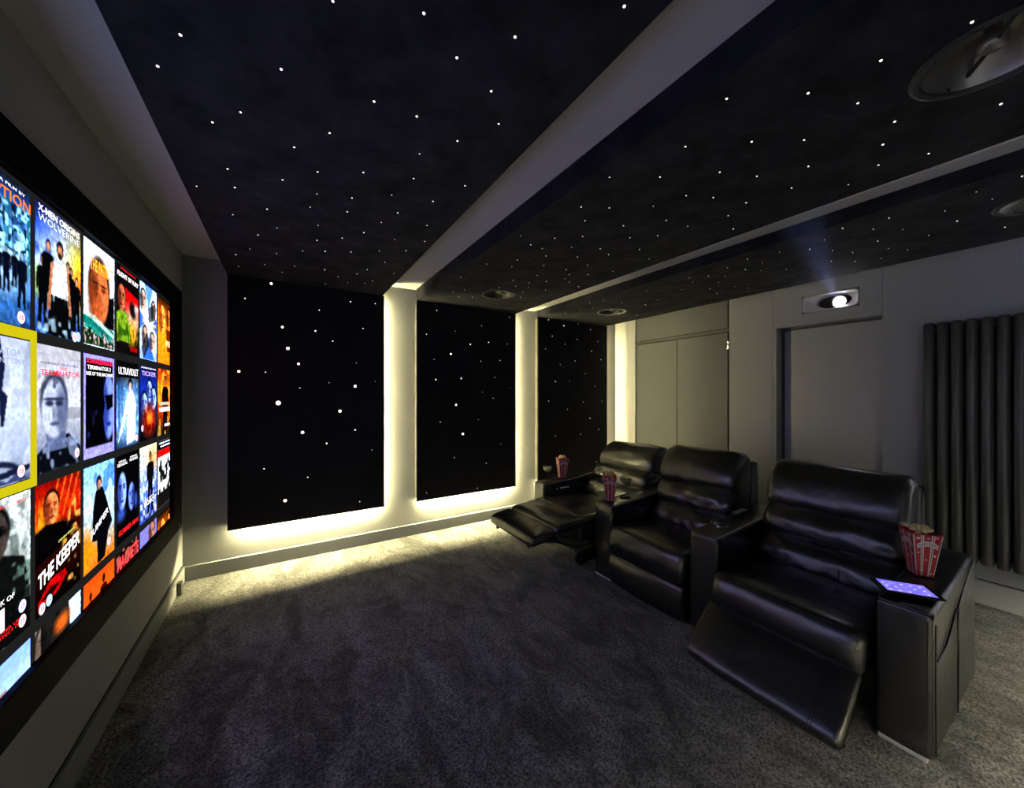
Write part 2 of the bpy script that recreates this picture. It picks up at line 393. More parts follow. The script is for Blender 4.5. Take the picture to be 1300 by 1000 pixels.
# ------------------------------------------------------------------ star panels
STARS = {
'CA': """-0.24 1.31 3, -0.32 1.47 3, -0.01 1.29 3, 0.25 1.27 3, -0.13 1.56 2, -0.22 1.67 2, 0.14 1.51 2, 0.03 1.67 2, 0.10 1.00 2, -0.21 1.98 2, -0.01 1.95 2, 0.12 1.80 2, -0.35 2.22 1, -0.20 2.14 2, 0.13 2.00 1, 0.28 1.95 2, -0.08 2.30 2, 0.11 2.16 1, -0.24 2.47 1, 0.28 2.11 2, -0.04 2.53 1, 0.16 2.37 1, -0.14 2.70 2, 0.30 2.48 2, 0.17 2.60 2, -0.20 2.99 1, -0.29 3.16 2, -0.05 2.99 1, 0.10 2.84 1, 0.23 2.77 2, 0.38 2.69 2, -0.30 3.44 1, -0.13 3.29 1, 0.06 3.21 1, -0.02 3.42 1, 0.26 3.18 2, 0.30 0.91 3, 0.42 0.98 3, 0.53 0.84 3, 0.72 0.63 3, 0.56 1.03 3, 0.65 1.14 2, 0.39 1.26 3, 0.56 1.30 2, 0.46 1.45 1, 0.29 1.70 2, 0.49 1.63 1, 0.71 1.56 2, 0.44 1.82 1, 0.63 1.77 2, 0.51 1.98 2, 0.46 2.14 1, 0.69 2.04 2, 0.40 2.33 2, 0.58 2.33 1, 0.75 2.26 2, 0.54 2.57 1, 0.69 2.47 2, 0.62 2.77 1, 0.54 3.00 2, 0.49 3.15 1, 0.74 2.99 1, 0.37 3.31 1, 0.63 3.27 1, 0.46 3.44 1, 0.59 3.38 1, 0.30 3.58 1""",
'CB': """1.30 1.42 2, 1.43 1.35 2, 1.42 1.52 2, 1.65 1.45 2, 1.22 1.87 1, 1.42 1.79 2, 1.55 1.68 2, 1.81 1.54 2, 1.35 1.95 2, 1.45 1.96 2, 1.60 1.84 1, 1.78 1.76 2, 1.90 1.80 2, 1.55 2.05 2, 1.75 1.95 2, 1.42 2.22 2, 1.27 2.41 1, 1.46 2.36 1, 1.65 2.21 1, 1.85 2.19 2, 1.92 2.03 1, 2.19 2.03 1, 1.74 2.42 1, 1.95 2.27 1, 2.08 2.19 2, 1.23 2.79 1, 1.64 2.63 2, 1.90 2.51 2, 1.99 2.37 1, 2.08 2.42 1, 1.80 2.62 1, 1.75 2.76 1, 1.87 2.74 1, 2.05 2.72 1, 2.24 2.48 2, 1.65 2.88 1, 1.41 3.11 1, 1.35 3.24 1, 1.91 2.89 1, 1.99 3.05 1, 1.46 3.36 1, 1.58 3.30 1, 1.23 0.65 3, 1.52 0.71 3, 1.33 0.86 2, 1.23 1.16 2, 1.42 1.04 2, 1.61 0.88 2, 1.78 0.81 2, 1.66 1.07 2, 1.79 1.01 2, 1.98 0.95 2, 1.61 1.22 1, 2.04 1.07 2, 1.80 1.28 2, 1.97 1.26 1, 2.23 1.14 2, 1.93 1.43 2, 2.01 1.63 2, 2.21 1.71 1, 1.52 0.18 3, 1.47 0.34 3, 1.43 0.50 3, 1.62 0.43 2, 2.03 0.18 3, 1.84 0.39 3, 1.68 0.60 2, 1.97 0.45 3, 2.20 0.37 2, 2.13 0.50 2, 1.89 0.66 2, 2.02 0.77 2, 2.21 0.62 1""",
'CC': """2.81 1.34 2, 2.86 1.16 1, 2.87 1.51 1, 3.03 1.46 2, 2.98 1.32 1, 3.16 1.41 1, 3.29 1.29 1, 2.94 1.70 2, 3.06 1.63 1, 2.85 1.81 1, 2.98 1.86 1, 3.18 1.75 1, 3.11 2.05 1, 3.31 1.90 1, 3.42 1.74 1, 3.58 1.70 1, 3.52 1.95 1, 2.87 2.25 1, 3.24 2.40 1, 3.30 2.60 2, 3.02 2.67 1, 2.73 2.85 2, 2.92 3.00 1, 2.87 3.15 1, 2.84 3.37 1, 3.64 2.99 1, 2.79 2.71 1, 2.82 0.62 2, 2.96 0.44 1, 3.19 0.43 2, 2.81 0.32 1, 2.78 0.19 2, 2.98 0.29 1, 3.54 0.30 2, 3.33 0.56 1, 3.08 0.62 1, 2.76 0.80 2, 2.93 0.71 1, 3.18 0.75 2, 3.54 0.69 1, 3.40 0.75 1, 3.29 0.90 1, 2.97 1.03 2, 2.87 0.92 1, 3.13 0.96 1, 3.52 0.95 1, 3.37 1.04 1, 3.60 0.83 1""",
'WA': """-0.10 2.39 4, -0.28 2.24 2, 0.52 2.32 2, 0.26 2.21 2, 0.74 2.33 2, -0.02 2.03 4, 0.23 2.02 3, 0.63 2.08 2, 0.37 1.94 2, 0.02 1.85 5, 0.10 1.72 4, 0.57 1.75 1, -0.32 1.64 4, -0.14 1.64 2, 0.56 1.53 5, 0.34 1.56 1, 0.11 1.51 2, 0.74 1.58 1, -0.05 1.38 6, 0.43 1.30 5, 0.13 1.12 5, 0.56 1.12 3, 0.32 1.01 3, 0.71 0.92 2, -0.15 0.83 2, 0.17 0.72 2, 0.00 0.54 5, 0.60 0.44 2""",
'WB': """1.36 2.34 2, 1.25 2.08 2, 1.57 2.14 1, 1.89 2.23 2, 2.26 2.37 1, 1.52 1.89 4, 1.75 2.01 3, 1.98 2.05 3, 2.23 2.05 2, 1.33 1.82 1, 1.88 1.83 2, 2.13 1.85 2, 1.35 1.61 3, 1.64 1.63 3, 2.06 1.65 2, 2.27 1.53 1, 1.90 1.48 1, 2.04 1.41 2, 1.58 1.34 4, 1.40 1.16 2, 1.85 1.17 1, 1.66 1.02 5, 2.14 0.88 1, 1.56 0.77 2, 1.95 0.67 2, 1.25 0.43 1, 1.84 0.40 1""",
'WC': """2.84 2.40 2, 3.09 2.35 3, 3.34 2.40 1, 3.56 2.34 2, 2.90 2.20 2, 3.32 2.19 2, 3.70 2.19 1, 3.11 2.11 1, 2.79 2.03 1, 3.58 2.05 2, 3.03 1.84 1, 3.28 1.90 2, 3.76 1.94 2, 3.47 1.74 1, 2.95 1.62 3, 3.19 1.63 1, 3.64 1.57 1, 2.84 1.37 2, 3.43 1.35 2, 3.78 1.36 1, 3.15 1.26 2, 3.55 1.13 3, 3.71 0.97 2, 2.95 0.92 2, 3.38 0.92 2, 3.67 0.52 1"""}
def stars(k): return [(float(a), float(b), int(c)) for a, b, c in (s.split() for s in STARS[k].split(', '))]

def star_mb(a, b, plane, r, wall):
    """small domed fibre end standing a few millimetres out of the panel"""
    n = 10; vs = []; fs = []
    for (rr, h) in ((1.0, 0.0), (0.75, 0.5), (0.0, 0.8)):
        for k in range(n if rr else 1):
            u, v, d = a + r * rr * math.cos(2 * PI * k / n), b + r * rr * math.sin(2 * PI * k / n), h * min(r, .006)
            vs.append((u, plane - d, v) if wall else (u, v, plane - d))
    for k in range(n):
        fs.append((k, (k + 1) % n, n + (k + 1) % n, n + k)); fs.append((n + k, n + (k + 1) % n, 2 * n))
    return MB().add(vs, fs, True)
R_C = {1: .0025, 2: .0033, 3: .0038}
R_W = {1: .0034, 2: .0046, 3: .0065, 4: .0095, 5: .0125, 6: .018}

SPK = {'CB': [(1.748, 3.070), (1.712, .165)], 'CC': [(3.245, 3.030), (3.215, .150)]}
SPK_R = .148
def holed(x0, x1, y0, y1, z, holes, r, n=40):
    vs = [Vector((x0, y0)), Vector((x1, y0)), Vector((x1, y1)), Vector((x0, y1))]; es = [(0, 1), (1, 2), (2, 3), (3, 0)]
    for (cx, cy) in holes:
        b = len(vs)
        vs += [Vector((cx + r * math.cos(2 * PI * k / n), cy + r * math.sin(2 * PI * k / n))) for k in range(n)]
        es += [(b + k, b + (k + 1) % n) for k in range(n)]
    ov, oe, of, _, _, _ = delaunay_2d_cdt(vs, es, [], 0, 1e-5)
    keep = []
    for f in of:
        c = sum((ov[i] for i in f), Vector((0, 0))) / len(f)
        if all((c - Vector(h)).length > r * 0.985 for h in holes): keep.append(list(f))
    return [(v.x, v.y, z) for v in ov], keep

def ceiling_panel(key, x0, x1, label):
    T = Thing('star_ceiling_panel', label, 'ceiling panel', ((x0 + x1) / 2, 1.5, ZP), 'star ceiling panels')
    y0, y1 = YN + .07, 3.725
    mb = MB(); holes = SPK.get(key, [])
    if holes:
        vs, fs = holed(x0, x1, y0, y1, ZP, holes, SPK_R); mb.add(vs, fs)
        mb.add([(x0, y0, ZP), (x1, y0, ZP), (x1, y1, ZP), (x0, y1, ZP), (x0, y0, ZT), (x1, y0, ZT), (x1, y1, ZT), (x0, y1, ZT)],
               [(0, 1, 5, 4), (1, 2, 6, 5), (2, 3, 7, 6), (3, 0, 4, 7), (4, 5, 6, 7)])
        o = mb.obj('suede_board', 'suede', T.root, T.loc, fixn=False)
    else:
        mb.bevbox(x0, x1, y0, y1, ZP, ZT, .004, 1); T.part('suede_board', mb, 'suede')
    for (a, b, s) in stars(key):
        T.part('star_light', star_mb(a, b, ZP, R_C[s] * (1 + .10 * max(0, b - 1)), False), 'star')
    return T
ceiling_panel('CA', -.40, .815, 'wide dark star ceiling panel without speakers, nearest the screen')
ceiling_panel('CB', 1.152, 2.345, 'middle dark star ceiling panel above the front of the recliners')
ceiling_panel('CC', 2.675, 3.86, 'dark star ceiling panel nearest the rear wall and projector')

def wall_panel(key, x0, x1, label, near=False):
    """velvet board on a set-back frame, LED tape on the frame's free sides; near=True mirrors it on the opposite wall"""
    z0, z1 = .355, ZP - .002
    def Y(d): return (YN + d) if near else (YF - d)
    T = Thing('star_wall_panel', label, 'wall panel', ((x0 + x1) / 2, Y(.035), z0), 'star wall panels' if not near else 'star panels on the near wall')
    mb = MB()
    a, b = sorted((Y(.070), Y(.052))); mb.bevbox(x0, x1, a, b, z0, z1, .003, 1)
    T.part('velvet_board', mb, 'velvet')
    a, b = sorted((Y(.0005), Y(.0515)))
    mb = MB().box(x0 + .002, x1 - .045, a, b, z0 + (.013 if near else .031), z1 - .01)
    T.part('backing_frame', mb, 'board')
    a, b = sorted((Y(.018), Y(.030)))
    T.part('led_strip', MB().box(x1 - .0445, x1 - .038, a, b, z0 + .03, z1 - .04), ('led_near_rear' if x1 > 3 else 'led_near') if near else ('led_rear' if x1 > 3 else 'led'))
    T.part('led_strip', MB().box(x0 + .07, x1 - .05, a, b, z0 + (.006 if near else .024), z0 + (.0125 if near else .0305)), 'led_near_low' if near else 'led_low')
    if not near:
        for (u, v, s) in stars(key):
            T.part('star_light', star_mb(u, v, Y(.070), R_W[s], True), 'star_warm' if s >= 4 else 'star')
    return T
wall_panel('WA', -.395, .826, 'black star wall panel nearest the screen, with the largest bright stars')
wall_panel('WB', 1.146, 2.350, 'black star wall panel in the middle, between the two lit plaster strips')
wall_panel('WC', 2.675, 3.885, 'black star wall panel in the rear corner behind the reclined seat')
for (a, b, l) in ((-.395, .826, 'screen end'), (1.146, 2.350, 'middle'), (2.675, 3.885, 'rear end')):
    wall_panel(None, a, b, 'black velvet panel with hidden light strip on the near wall, ' + l, near=True)

# ------------------------------------------------------------------ ceiling speakers
def speaker(x, y, label, rim, cone='cone'):
    T = Thing('ceiling_speaker', label, 'speaker', (x, y, ZP), 'round ceiling speakers')
    z = ZP; r = SPK_R
    mb = MB().lathe([(r - .006, z + .004), (r + .016, z + .0005), (r + .018, z - .003), (r + .012, z - .007), (r - .002, z - .007), (r - .010, z - .002)], (x, y, 0), 48, closed=True)
    T.part('flange', mb, rim)
    mb = MB().lathe([(r - .006, z - .002), (r - .010, z + .006), (r * .80, z + .034), (r * .55, z + .066), (r * .36, z + .088), (r * .34, z + .096), (0.001, z + .096)], (x, y, 0), 48)
    T.part('cone', mb, cone)
    for k in range(4):
        a = PI / 4 + k * PI / 2
        c = (x + (r - .012) * math.cos(a), y + (r - .012) * math.sin(a))
        T.part('grille_clip', MB().box(c[0] - .008, c[0] + .008, c[1] - .003, c[1] + .003, z + .002, z + .008), 'plastic_black')
    a = .5
    br = MB().tube([(x + q * r * .86 * math.cos(a), y + q * r * .86 * math.sin(a), z + .030 - .006 * (1 - abs(q))) for q in (-1, -.5, 0, .5, 1)], .006, 8)
    bro = T.part('tweeter_bridge', br, 'plastic_black')
    mb = MB().lathe([(0.001, z + .012), (.020, z + .013), (.027, z + .018), (.030, z + .024), (.030, z + .045), (.018, z + .052), (.018, z + .094)], (x, y, 0), 24)
    T.part('tweeter', mb, 'cone', bro)
    return T
speaker(*SPK['CB'][0], 'round ceiling speaker with dark rim, far end of the middle star ceiling', 'rim', 'dark_cone')
speaker(*SPK['CB'][1], 'large round ceiling speaker cut by the photo edge, nearest to us', 'rim')
speaker(*SPK['CC'][0], 'round ceiling speaker, its rim coloured bright as if lit, above the reclined seat', 'lit_rim', 'dark_cone')
speaker(*SPK['CC'][1], 'round ceiling speaker with dark rim above the dark tube radiator', 'rim')

# ------------------------------------------------------------------ rear wall furniture
T = Thing('storage_cupboard', 'tall pale built-in cupboard with two flush doors in the rear wall', 'cupboard', (XR + .06, 2.78, 0))
mb = MB(); mb.box(XR + .10, XR + .195, 2.155, 3.408, .002, ZT - .002); T.part('carcass', mb, 'shadow_gap')
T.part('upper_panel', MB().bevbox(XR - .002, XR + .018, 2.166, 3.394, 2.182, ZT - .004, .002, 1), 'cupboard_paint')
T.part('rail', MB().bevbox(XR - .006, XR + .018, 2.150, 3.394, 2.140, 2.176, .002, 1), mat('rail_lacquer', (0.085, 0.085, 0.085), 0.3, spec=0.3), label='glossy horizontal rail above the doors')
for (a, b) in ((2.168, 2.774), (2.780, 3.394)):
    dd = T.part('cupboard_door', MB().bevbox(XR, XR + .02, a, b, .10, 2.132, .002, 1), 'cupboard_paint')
    if a < 2.2:
        T.part('hinge', MB().bevbox(XR - .004, XR + .004, 2.152, 2.172, 1.945, 2.035, .002, 1), 'chrome', dd)
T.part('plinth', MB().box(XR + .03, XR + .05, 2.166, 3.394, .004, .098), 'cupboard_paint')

T = Thing('column_radiator', 'tall dark tube radiator on the rear wall behind the nearest recliner', 'radiator', (XR - .10, .2, .30))
for i in range(15):
    y = .672 - i * .0655
    T.part('radiator_tube', MB().lathe([(0.001, .302), (.018, .302), (.026, .306), (.029, .318), (.029, 1.955), (.026, 1.967), (.018, 1.972), (0.001, 1.972)], (XR - .115, y, 0), 20), 'radiator')
    T.part('radiator_tube', MB().lathe([(0.001, .302), (.018, .302), (.023, .306), (.025, .318), (.025, 1.955), (.022, 1.967), (.018, 1.972), (0.001, 1.972)], (XR - .056, y - .005, 0), 16), 'radiator')
for z in (.345, 1.925): T.part('header', MB().tube([(XR - .085, .672, z), (XR - .085, -.25, z)], .020, 14), 'radiator')
for y in (.54, -.1):
    for z in (.5, 1.75): T.part('wall_bracket', MB().box(XR - .06, XR, y - .02, y + .02, z - .03, z + .03), 'radiator')

# projector in its port
T = Thing('projector', 'glowing white projector set in a port above the rear door', 'projector', (XR + .02, 1.287, 2.205))
pc = (1.287, 2.285)
def port_ring():
    # rounded-rectangle fascia with an oval opening
    vs = []; fs = []; n = 48
    def rr(k, hw, hh, e):
        a = 2 * PI * k / n; c, s = math.cos(a), math.sin(a)
        return (hw * math.copysign(abs(c) ** e, c), hh * math.copysign(abs(s) ** e, s))
    rings = []
    for (hw, hh, e, x, dy) in ((.199, .0765, .25, XR + .002, 0), (.193, .071, .28, XR - .004, 0), (.186, .065, .35, XR + .016, 0), (.135, .066, 1.0, XR + .030, -.02), (.126, .060, 1.0, XR + .036, -.02), (.121, .056, 1.0, XR + .075, -.02)):
        rings.append([(x, pc[0] + rr(k, hw, hh, e)[0] + dy, pc[1] + rr(k, hw, hh, e)[1]) for k in range(n)])
    vs = [p for r in rings for p in r]
    for i in range(len(rings) - 1):
        for k in range(n): fs.append((i * n + k, i * n + (k + 1) % n, (i + 1) * n + (k + 1) % n, (i + 1) * n + k))
    return MB().add(vs, fs, True)
T.part('fascia', port_ring(), 'plastic_white')
T.part('housing', MB().bevbox(XR + .076, XR + .135, 1.09, 1.48, 2.21, 2.36, .01, 2), 'plastic_black')
lc = (XR + .045, 1.228, 2.272)
rot = Matrix.Translation(Vector(lc)) @ Matrix.Rotation(-PI / 2, 4, 'Y')
lb = T.part('lens_barrel', MB().lathe([(.056, -.05), (.056, .004), (.052, .010), (.047, .010), (.042, .002), (.038, -.02)], (0, 0, 0), 32).xf(rot), 'chrome')
T.part('lens', MB().lathe([(.0375, -.010), (.034, -.002), (.020, .004), (0.001, .006)], (0, 0, 0), 24).xf(rot), 'lens', lb)

# ------------------------------------------------------------------ projection screen
SX = -.640
Y0S, Y1S, Z0S, Z1S = .06, 3.212, .648, 2.056
T = Thing('projection_screen', 'large wall screen in a black frame showing a grid of film posters', 'screen', (XS, 1.45, .52))
SCR = T
fo = MB()
oy0, oy1, oz0, oz1 = -.16, 3.432, .522, 2.178
def bar(a0, a1, b0, b1):
    fo.bevbox(XS + .001, -.620, a0, a1, b0, b1, .004, 2)
bar(oy0, oy1, oz0, Z0S); bar(oy0, oy1, Z1S, oz1); bar(oy0, Y0S, Z0S, Z1S); bar(Y1S, oy1, Z0S, Z1S)
fob = T.part('frame', fo, 'frame')
T.part('maker_badge', MB().box(-.6195, -.6185, 3.345, 3.375, .545, .556), 'key', fob)
T.part('screen_surface', MB().box(XS + .002, SX - .002, Y0S, Y1S, Z0S, Z1S), emit('screen_dark_grey', lin((.125, .125, .122)), 1.0), label='dark grey menu background')

PW, PH, PITCH, Y_C2 = .287, .402, .3122, 1.694
ROWZ = [2.044, 1.607, 1.172, .733]
NX, NY = 84, 118
class Art:
    def __init__(s, seed=1):
        s.U, s.V = np.meshgrid(np.linspace(0, 1, NX), np.linspace(0, 1, NY)); s.c = np.zeros((NY, NX, 3)); s.rng = np.random.RandomState(seed)
    def mix(s, m, col, op=1.0):
        m = np.clip(m, 0, 1)[..., None] * op; s.c = s.c * (1 - m) + np.array(col) * m; return s
    def fill(s, c): s.c[:] = c; return s
    def vgrad(s, *stops):
        ps = [p for p, _ in stops]
        for k in range(3): s.c[..., k] = np.interp(s.V, ps, [c[k] for _, c in stops])
        return s
    def ell(s, cx, cy, rx, ry, col, soft=.12, op=1.0, rot=0):
        du, dv = s.U - cx, (s.V - cy) * 1.4; ry = ry * 1.4
        if rot: du, dv = du * math.cos(rot) + dv * math.sin(rot), -du * math.sin(rot) + dv * math.cos(rot)
        d = np.sqrt((du / rx) ** 2 + (dv / ry) ** 2)
        return s.mix((1 + soft - d) / (2 * soft), col, op)
    def rect(s, a, b, c, d, col, op=1.0, soft=.012):
        m = np.minimum(np.minimum(s.U - a, b - s.U), np.minimum(s.V - c, d - s.V)) / soft + .5
        return s.mix(m, col, op)
    def poly(s, pts, col, op=1.0):
        ins = np.zeros((NY, NX), bool); n = len(pts)
        for sub in ((0, 0),):
            for i in range(n):
                (x1, y1), (x2, y2) = pts[i], pts[(i + 1) % n]
                if y1 == y2: continue
                c = ((y1 > s.V) != (y2 > s.V)) & (s.U < (x2 - x1) * (s.V - y1) / (y2 - y1) + x1); ins ^= c
        f = ins.astype(float); g = f.copy()
        g[1:-1, 1:-1] = (f[1:-1, 1:-1] * 4 + f[:-2, 1:-1] + f[2:, 1:-1] + f[1:-1, :-2] + f[1:-1, 2:]) / 8
        return s.mix(g, col, op)
    def nz(s, sc, a=None):
        n = max(2, int(sc)); mm = int(sc * 1.4) + 2
        gr = s.rng.rand(mm, n + 2)
        x = s.U * n; y = s.V * (mm - 2); xi = x.astype(int); yi = y.astype(int); fx = x - xi; fy = y - yi
        fx = fx * fx * (3 - 2 * fx); fy = fy * fy * (3 - 2 * fy)
        return (gr[yi, xi] * (1 - fx) + gr[yi, xi + 1] * fx) * (1 - fy) + (gr[yi + 1, xi] * (1 - fx) + gr[yi + 1, xi + 1] * fx) * fy
    def spots(s, sc, th, col, op=1.0, win=None, sharp=6):
        m = np.clip((s.nz(sc) - th) * sharp, 0, 1)
        if win is not None: m = m * win
        return s.mix(m, col, op)
    def win(s, a, b, c, d, soft=.06):
        return np.clip(np.minimum(np.minimum(s.U - a, b - s.U), np.minimum(s.V - c, d - s.V)) / soft + .5, 0, 1)
    def grain(s, amp=.12):
        s.c = s.c * (1 + amp * (2 * s.nz(26) - 1) + amp * .6 * (2 * s.nz(50) - 1))[..., None]; return s
    def person(s, cx, top, h, cloth, skin, trousers=None, w=1.0, hair=(.05, .04, .04)):
        hw = h * .085 * w; tr = trousers or cloth
        sh = top + h * .19
        s.poly([(cx - hw * 2.1, sh + h * .03), (cx - hw * 1.1, sh - h * .01), (cx + hw * 1.1, sh - h * .01), (cx + hw * 2.1, sh + h * .03), (cx + hw * 1.6, top + h * .54), (cx - hw * 1.6, top + h * .54)], cloth)
        s.poly([(cx - hw * 1.5, top + h * .5), (cx + hw * 1.5, top + h * .5), (cx + hw * 1.9, top + h), (cx + hw * .7, top + h), (cx, top + h * .62), (cx - hw * .8, top + h), (cx - hw * 2.0, top + h)], tr)
        for q in (-1, 1):
            s.poly([(cx + q * hw * 1.5, sh), (cx + q * hw * 2.3, sh + h * .04), (cx + q * hw * 2.5, top + h * .5), (cx + q * hw * 1.9, top + h * .5)], cloth)
        s.ell(cx, top + h * .085, hw * .95, h * .075, hair, .2); s.ell(cx, top + h * .105, hw * .75, h * .06, skin, .2)
        return s
    def face(s, cx, cy, rx, ry, lit, dark, hair, side=1):
        s.ell(cx, cy - ry * .25, rx * 1.12, ry * .95, hair, .1); s.ell(cx, cy, rx, ry, lit, .08)
        s.ell(cx - side * rx * .62, cy + ry * .1, rx * .5, ry * .85, dark, .35, .75)
        for q in (-1, 1):
            s.ell(cx + q * rx * .42, cy - ry * .18, rx * .26, ry * .07, dark, .5, .9); s.ell(cx + q * rx * .42, cy - ry * .32, rx * .32, ry * .045, hair, .5, .9)
        s.ell(cx + rx * .05 * side, cy + ry * .18, rx * .13, ry * .20, dark, .6, .5); s.ell(cx, cy + ry * .52, rx * .36, ry * .07, dark, .4, .9)
        return s
K, Wt = (.02, .02, .025), (.97, .97, .98)

def art_city():
    a = Art(1).vgrad((0, (.10, .12, .16)), (.12, (.10, .30, .62)), (.45, (.62, .88, 1)), (.7, (.30, .58, .85)), (1, (.02, .10, .28)))
    for i in range(9):
        x = i / 8; a.rect(x - .05, x + .035, .12 + .05 * abs(4 - i) * .4, .62, (.08, .25 + .1 * (i % 3), .5 + .1 * (i % 2)), .65)
    a.spots(16, .52, (.75, .97, 1), .9, a.win(0, 1, .15, .55)); a.spots(24, .6, (.02, .10, .22), .9, a.win(.5, 1, .15, .62))
    a.poly([(0, .62), (1, .60), (1, 1), (0, 1)], (.25, .50, .80), .8); a.ell(.5, .65, .4, .12, (.85, .96, 1), .8, .8)
    for (x, t, h) in ((.12, .44, .48), (.33, .50, .36), (.62, .46, .32), (.74, .47, .26), (.86, .45, .42), (.5, .48, .3)): a.person(x, t, h, (.03, .06, .14), (.55, .65, .75))
    a.spots(9, .6, (.03, .12, .35), .7, a.win(0, 1, .75, 1)); return a.grain(.2)
def art_group():
    a = Art(2).vgrad((0, (.08, .10, .30)), (.2, (.20, .40, .95)), (.45, (.80, .92, 1)), (.75, (.35, .55, .95)), (1, (.08, .25, .6)))
    a.ell(.95, .38, .35, .3, (1, .85, .05), .7, .95); a.ell(.98, .55, .25, .12, (1, .45, .05), .8, .7); a.ell(.12, .62, .25, .10, (.75, .85, .2), .8, .8)
    a.ell(.5, .3, .3, .2, (.95, .98, 1), .8, .8); a.spots(8, .55, (.10, .22, .75), .6, a.win(0, .6, 0, .4))
    for (x, t, h) in ((.14, .38, .58), (.25, .24, .62), (.76, .36, .55), (.90, .42, .50), (.68, .33, .5)): a.person(x, t, h, (.03, .04, .06), (.80, .58, .46), w=1.0)
    a.poly([(.28, .72), (.75, .72), (.82, 1), (.2, 1)], (.03, .04, .06))
    a.person(.5, .20, .95, (.93, .95, .97), (.85, .62, .48), (.04, .04, .05), w=.95)
    for q in (-1, 1): a.poly([(.5 + q * .14, .40), (.5 + q * .20, .42), (.5 + q * .27, .80), (.5 + q * .21, .80)], (.80, .52, .36))
    a.ell(.5, .275, .075, .065, (.06, .04, .04), .2); a.ell(.5, .295, .058, .055, (.82, .58, .45), .2); a.ell(.5, .33, .045, .025, (.10, .07, .06), .3, .8)
    a.spots(14, .55, (.75, .9, 1), .8, a.win(0, 1, .84, 1)); return a.grain(.18)
def art_orange_face():
    a = Art(3).fill((.97, .98, .98))
    a.poly([(.62, .5), (1, .42), (1, .78), (.3, .78), (.45, .62)], (.05, .05, .06))
    a.face(.48, .47, .31, .31, (.90, .52, .30), (.45, .16, .06), (.25, .14, .08))
    a.ell(.42, .62, .18, .1, (.85, .42, .22), .4, .9)
    a.poly([(0, .72), (1, .80), (1, .92), (0, .80)], (.05, .55, .50)); a.poly([(0, .70), (.35, .70), (1, .84), (1, .88)], (.85, .92, .88), .9)
    a.poly([(.1, .79), (1, .89), (1, .95), (0, .83)], (.15, .65, .60)); a.poly([(0, .84), (1, .94), (1, 1), (0, 1)], (.10, .25, .10))
    a.spots(22, .5, (.92, .80, .84), .95, a.win(0, 1, .86, .99)); a.spots(26, .6, (.05, .05, .08), .9, a.win(0, 1, .80, .97)); return a.grain(.14)
def art_jacket():
    a = Art(4).fill((.07, .05, .06)); a.poly([(.35, .22), (1, .28), (1, .55), (.35, .5)], (.85, .04, .06)); a.ell(.75, .58, .4, .16, (.95, .80, .62), .6, .95)
    a.ell(.72, .45, .16, .09, (.05, .05, .06), .3, .95, .5)
    a.ell(.9, .42, .1, .06, (.95, .9, .9), .5, .9); a.ell(.70, .75, .22, .12, (.95, .75, .15), .6, .95); a.spots(16, .55, (.25, .12, .03), .8, a.win(.4, 1, .68, .9))
    a.poly([(.0, .56), (.15, .50), (.42, .52), (.60, .68), (.60, .86), (.02, .88)], (.55, .72, .16)); a.spots(9, .55, (.12, .28, .05), .7, a.win(.0, .55, .55, .85))
    a.poly([(.1, .86), (.5, .86), (.45, 1), (.1, 1)], (.08, .07, .07)); a.face(.22, .36, .16, .15, (.85, .50, .33), (.30, .10, .06), (.08, .05, .05))
    a.rect(.6, .95, .9, .95, (.8, .05, .05), .9); return a.grain(.2)
def art_cross():
    a = Art(5).vgrad((0, (.85, .94, 1)), (.5, (.95, .97, 1)), (1, (.75, .85, .98)))
    a.poly([(.25, 0), (.75, 0), (.5, .32)], (.45, .70, .98)); a.poly([(.5, .68), (.85, 1), (.15, 1)], (.25, .48, .90))
    a.poly([(0, .38), (.30, .5), (0, .62)], (.30, .52, .92)); a.poly([(1, .38), (.70, .5), (1, .62)], (.25, .42, .80))
    for (x, y) in ((.18, .22), (.80, .30), (.28, .70), (.72, .75)): a.face(x, y, .15, .13, (.92, .80, .72), (.2, .16, .2), (.08, .06, .08))
    a.poly([(.45, .3), (.9, .18), (.95, .4), (.5, .5)], (.08, .08, .12), .6); a.poly([(.08, .85), (.4, .62), (.55, .8), (.2, 1)], (.06, .06, .1), .7); return a.grain(.14)
def art_amber(seed=6, w=Wt):
    a = Art(seed).vgrad((0, (.10, .04, .02)), (.2, (.90, .45, .05)), (.6, (1, .75, .15)), (1, (.95, .35, .02)))
    a.face(.35, .33, .22, .22, (1, .78, .35), (.6, .2, .02), (.5, .15, .02)); a.face(.82, .28, .16, .16, (.9, .6, .3), (.25, .08, .02), (.1, .03, .02))
    a.poly([(.05, .58), (.7, .52), (.9, 1), (0, 1)], (1, .70, .12), .8); a.poly([(.6, .45), (1, .45), (1, .8), (.7, .8)], (.35, .06, .03), .8)
    a.rect(.6, 1, .62, .72, (.95, .9, .8), .8); return a.grain(.2)
def art_pale():
    a = Art(7).vgrad((0, (.62, .67, .78)), (.5, (.82, .86, .92)), (.8, (.70, .76, .86)), (1, (.40, .46, .58))); a.spots(5, .5, (.92, .94, .97), .5)
    a.poly([(.30, .02), (.52, .0), (.60, .20), (.56, .36), (.64, .40), (.58, .60), (.54, .60), (.5, .3)], (.10, .13, .26)); a.poly([(.3, .1), (.46, .1), (.5, .3), (.3, .5)], (.10, .13, .26))
    a.ell(.45, .96, .42, .13, (.12, .15, .28), .06); a.ell(.45, .98, .37, .11, (.68, .74, .86), .06); a.poly([(.3, .92), (1, .89), (1, .93), (.3, .97)], (.10, .13, .25))
    a.poly([(.5, .95), (.62, .98), (.8, .93), (1, 1), (.5, 1)], (.25, .3, .48)); return a.grain(.06)
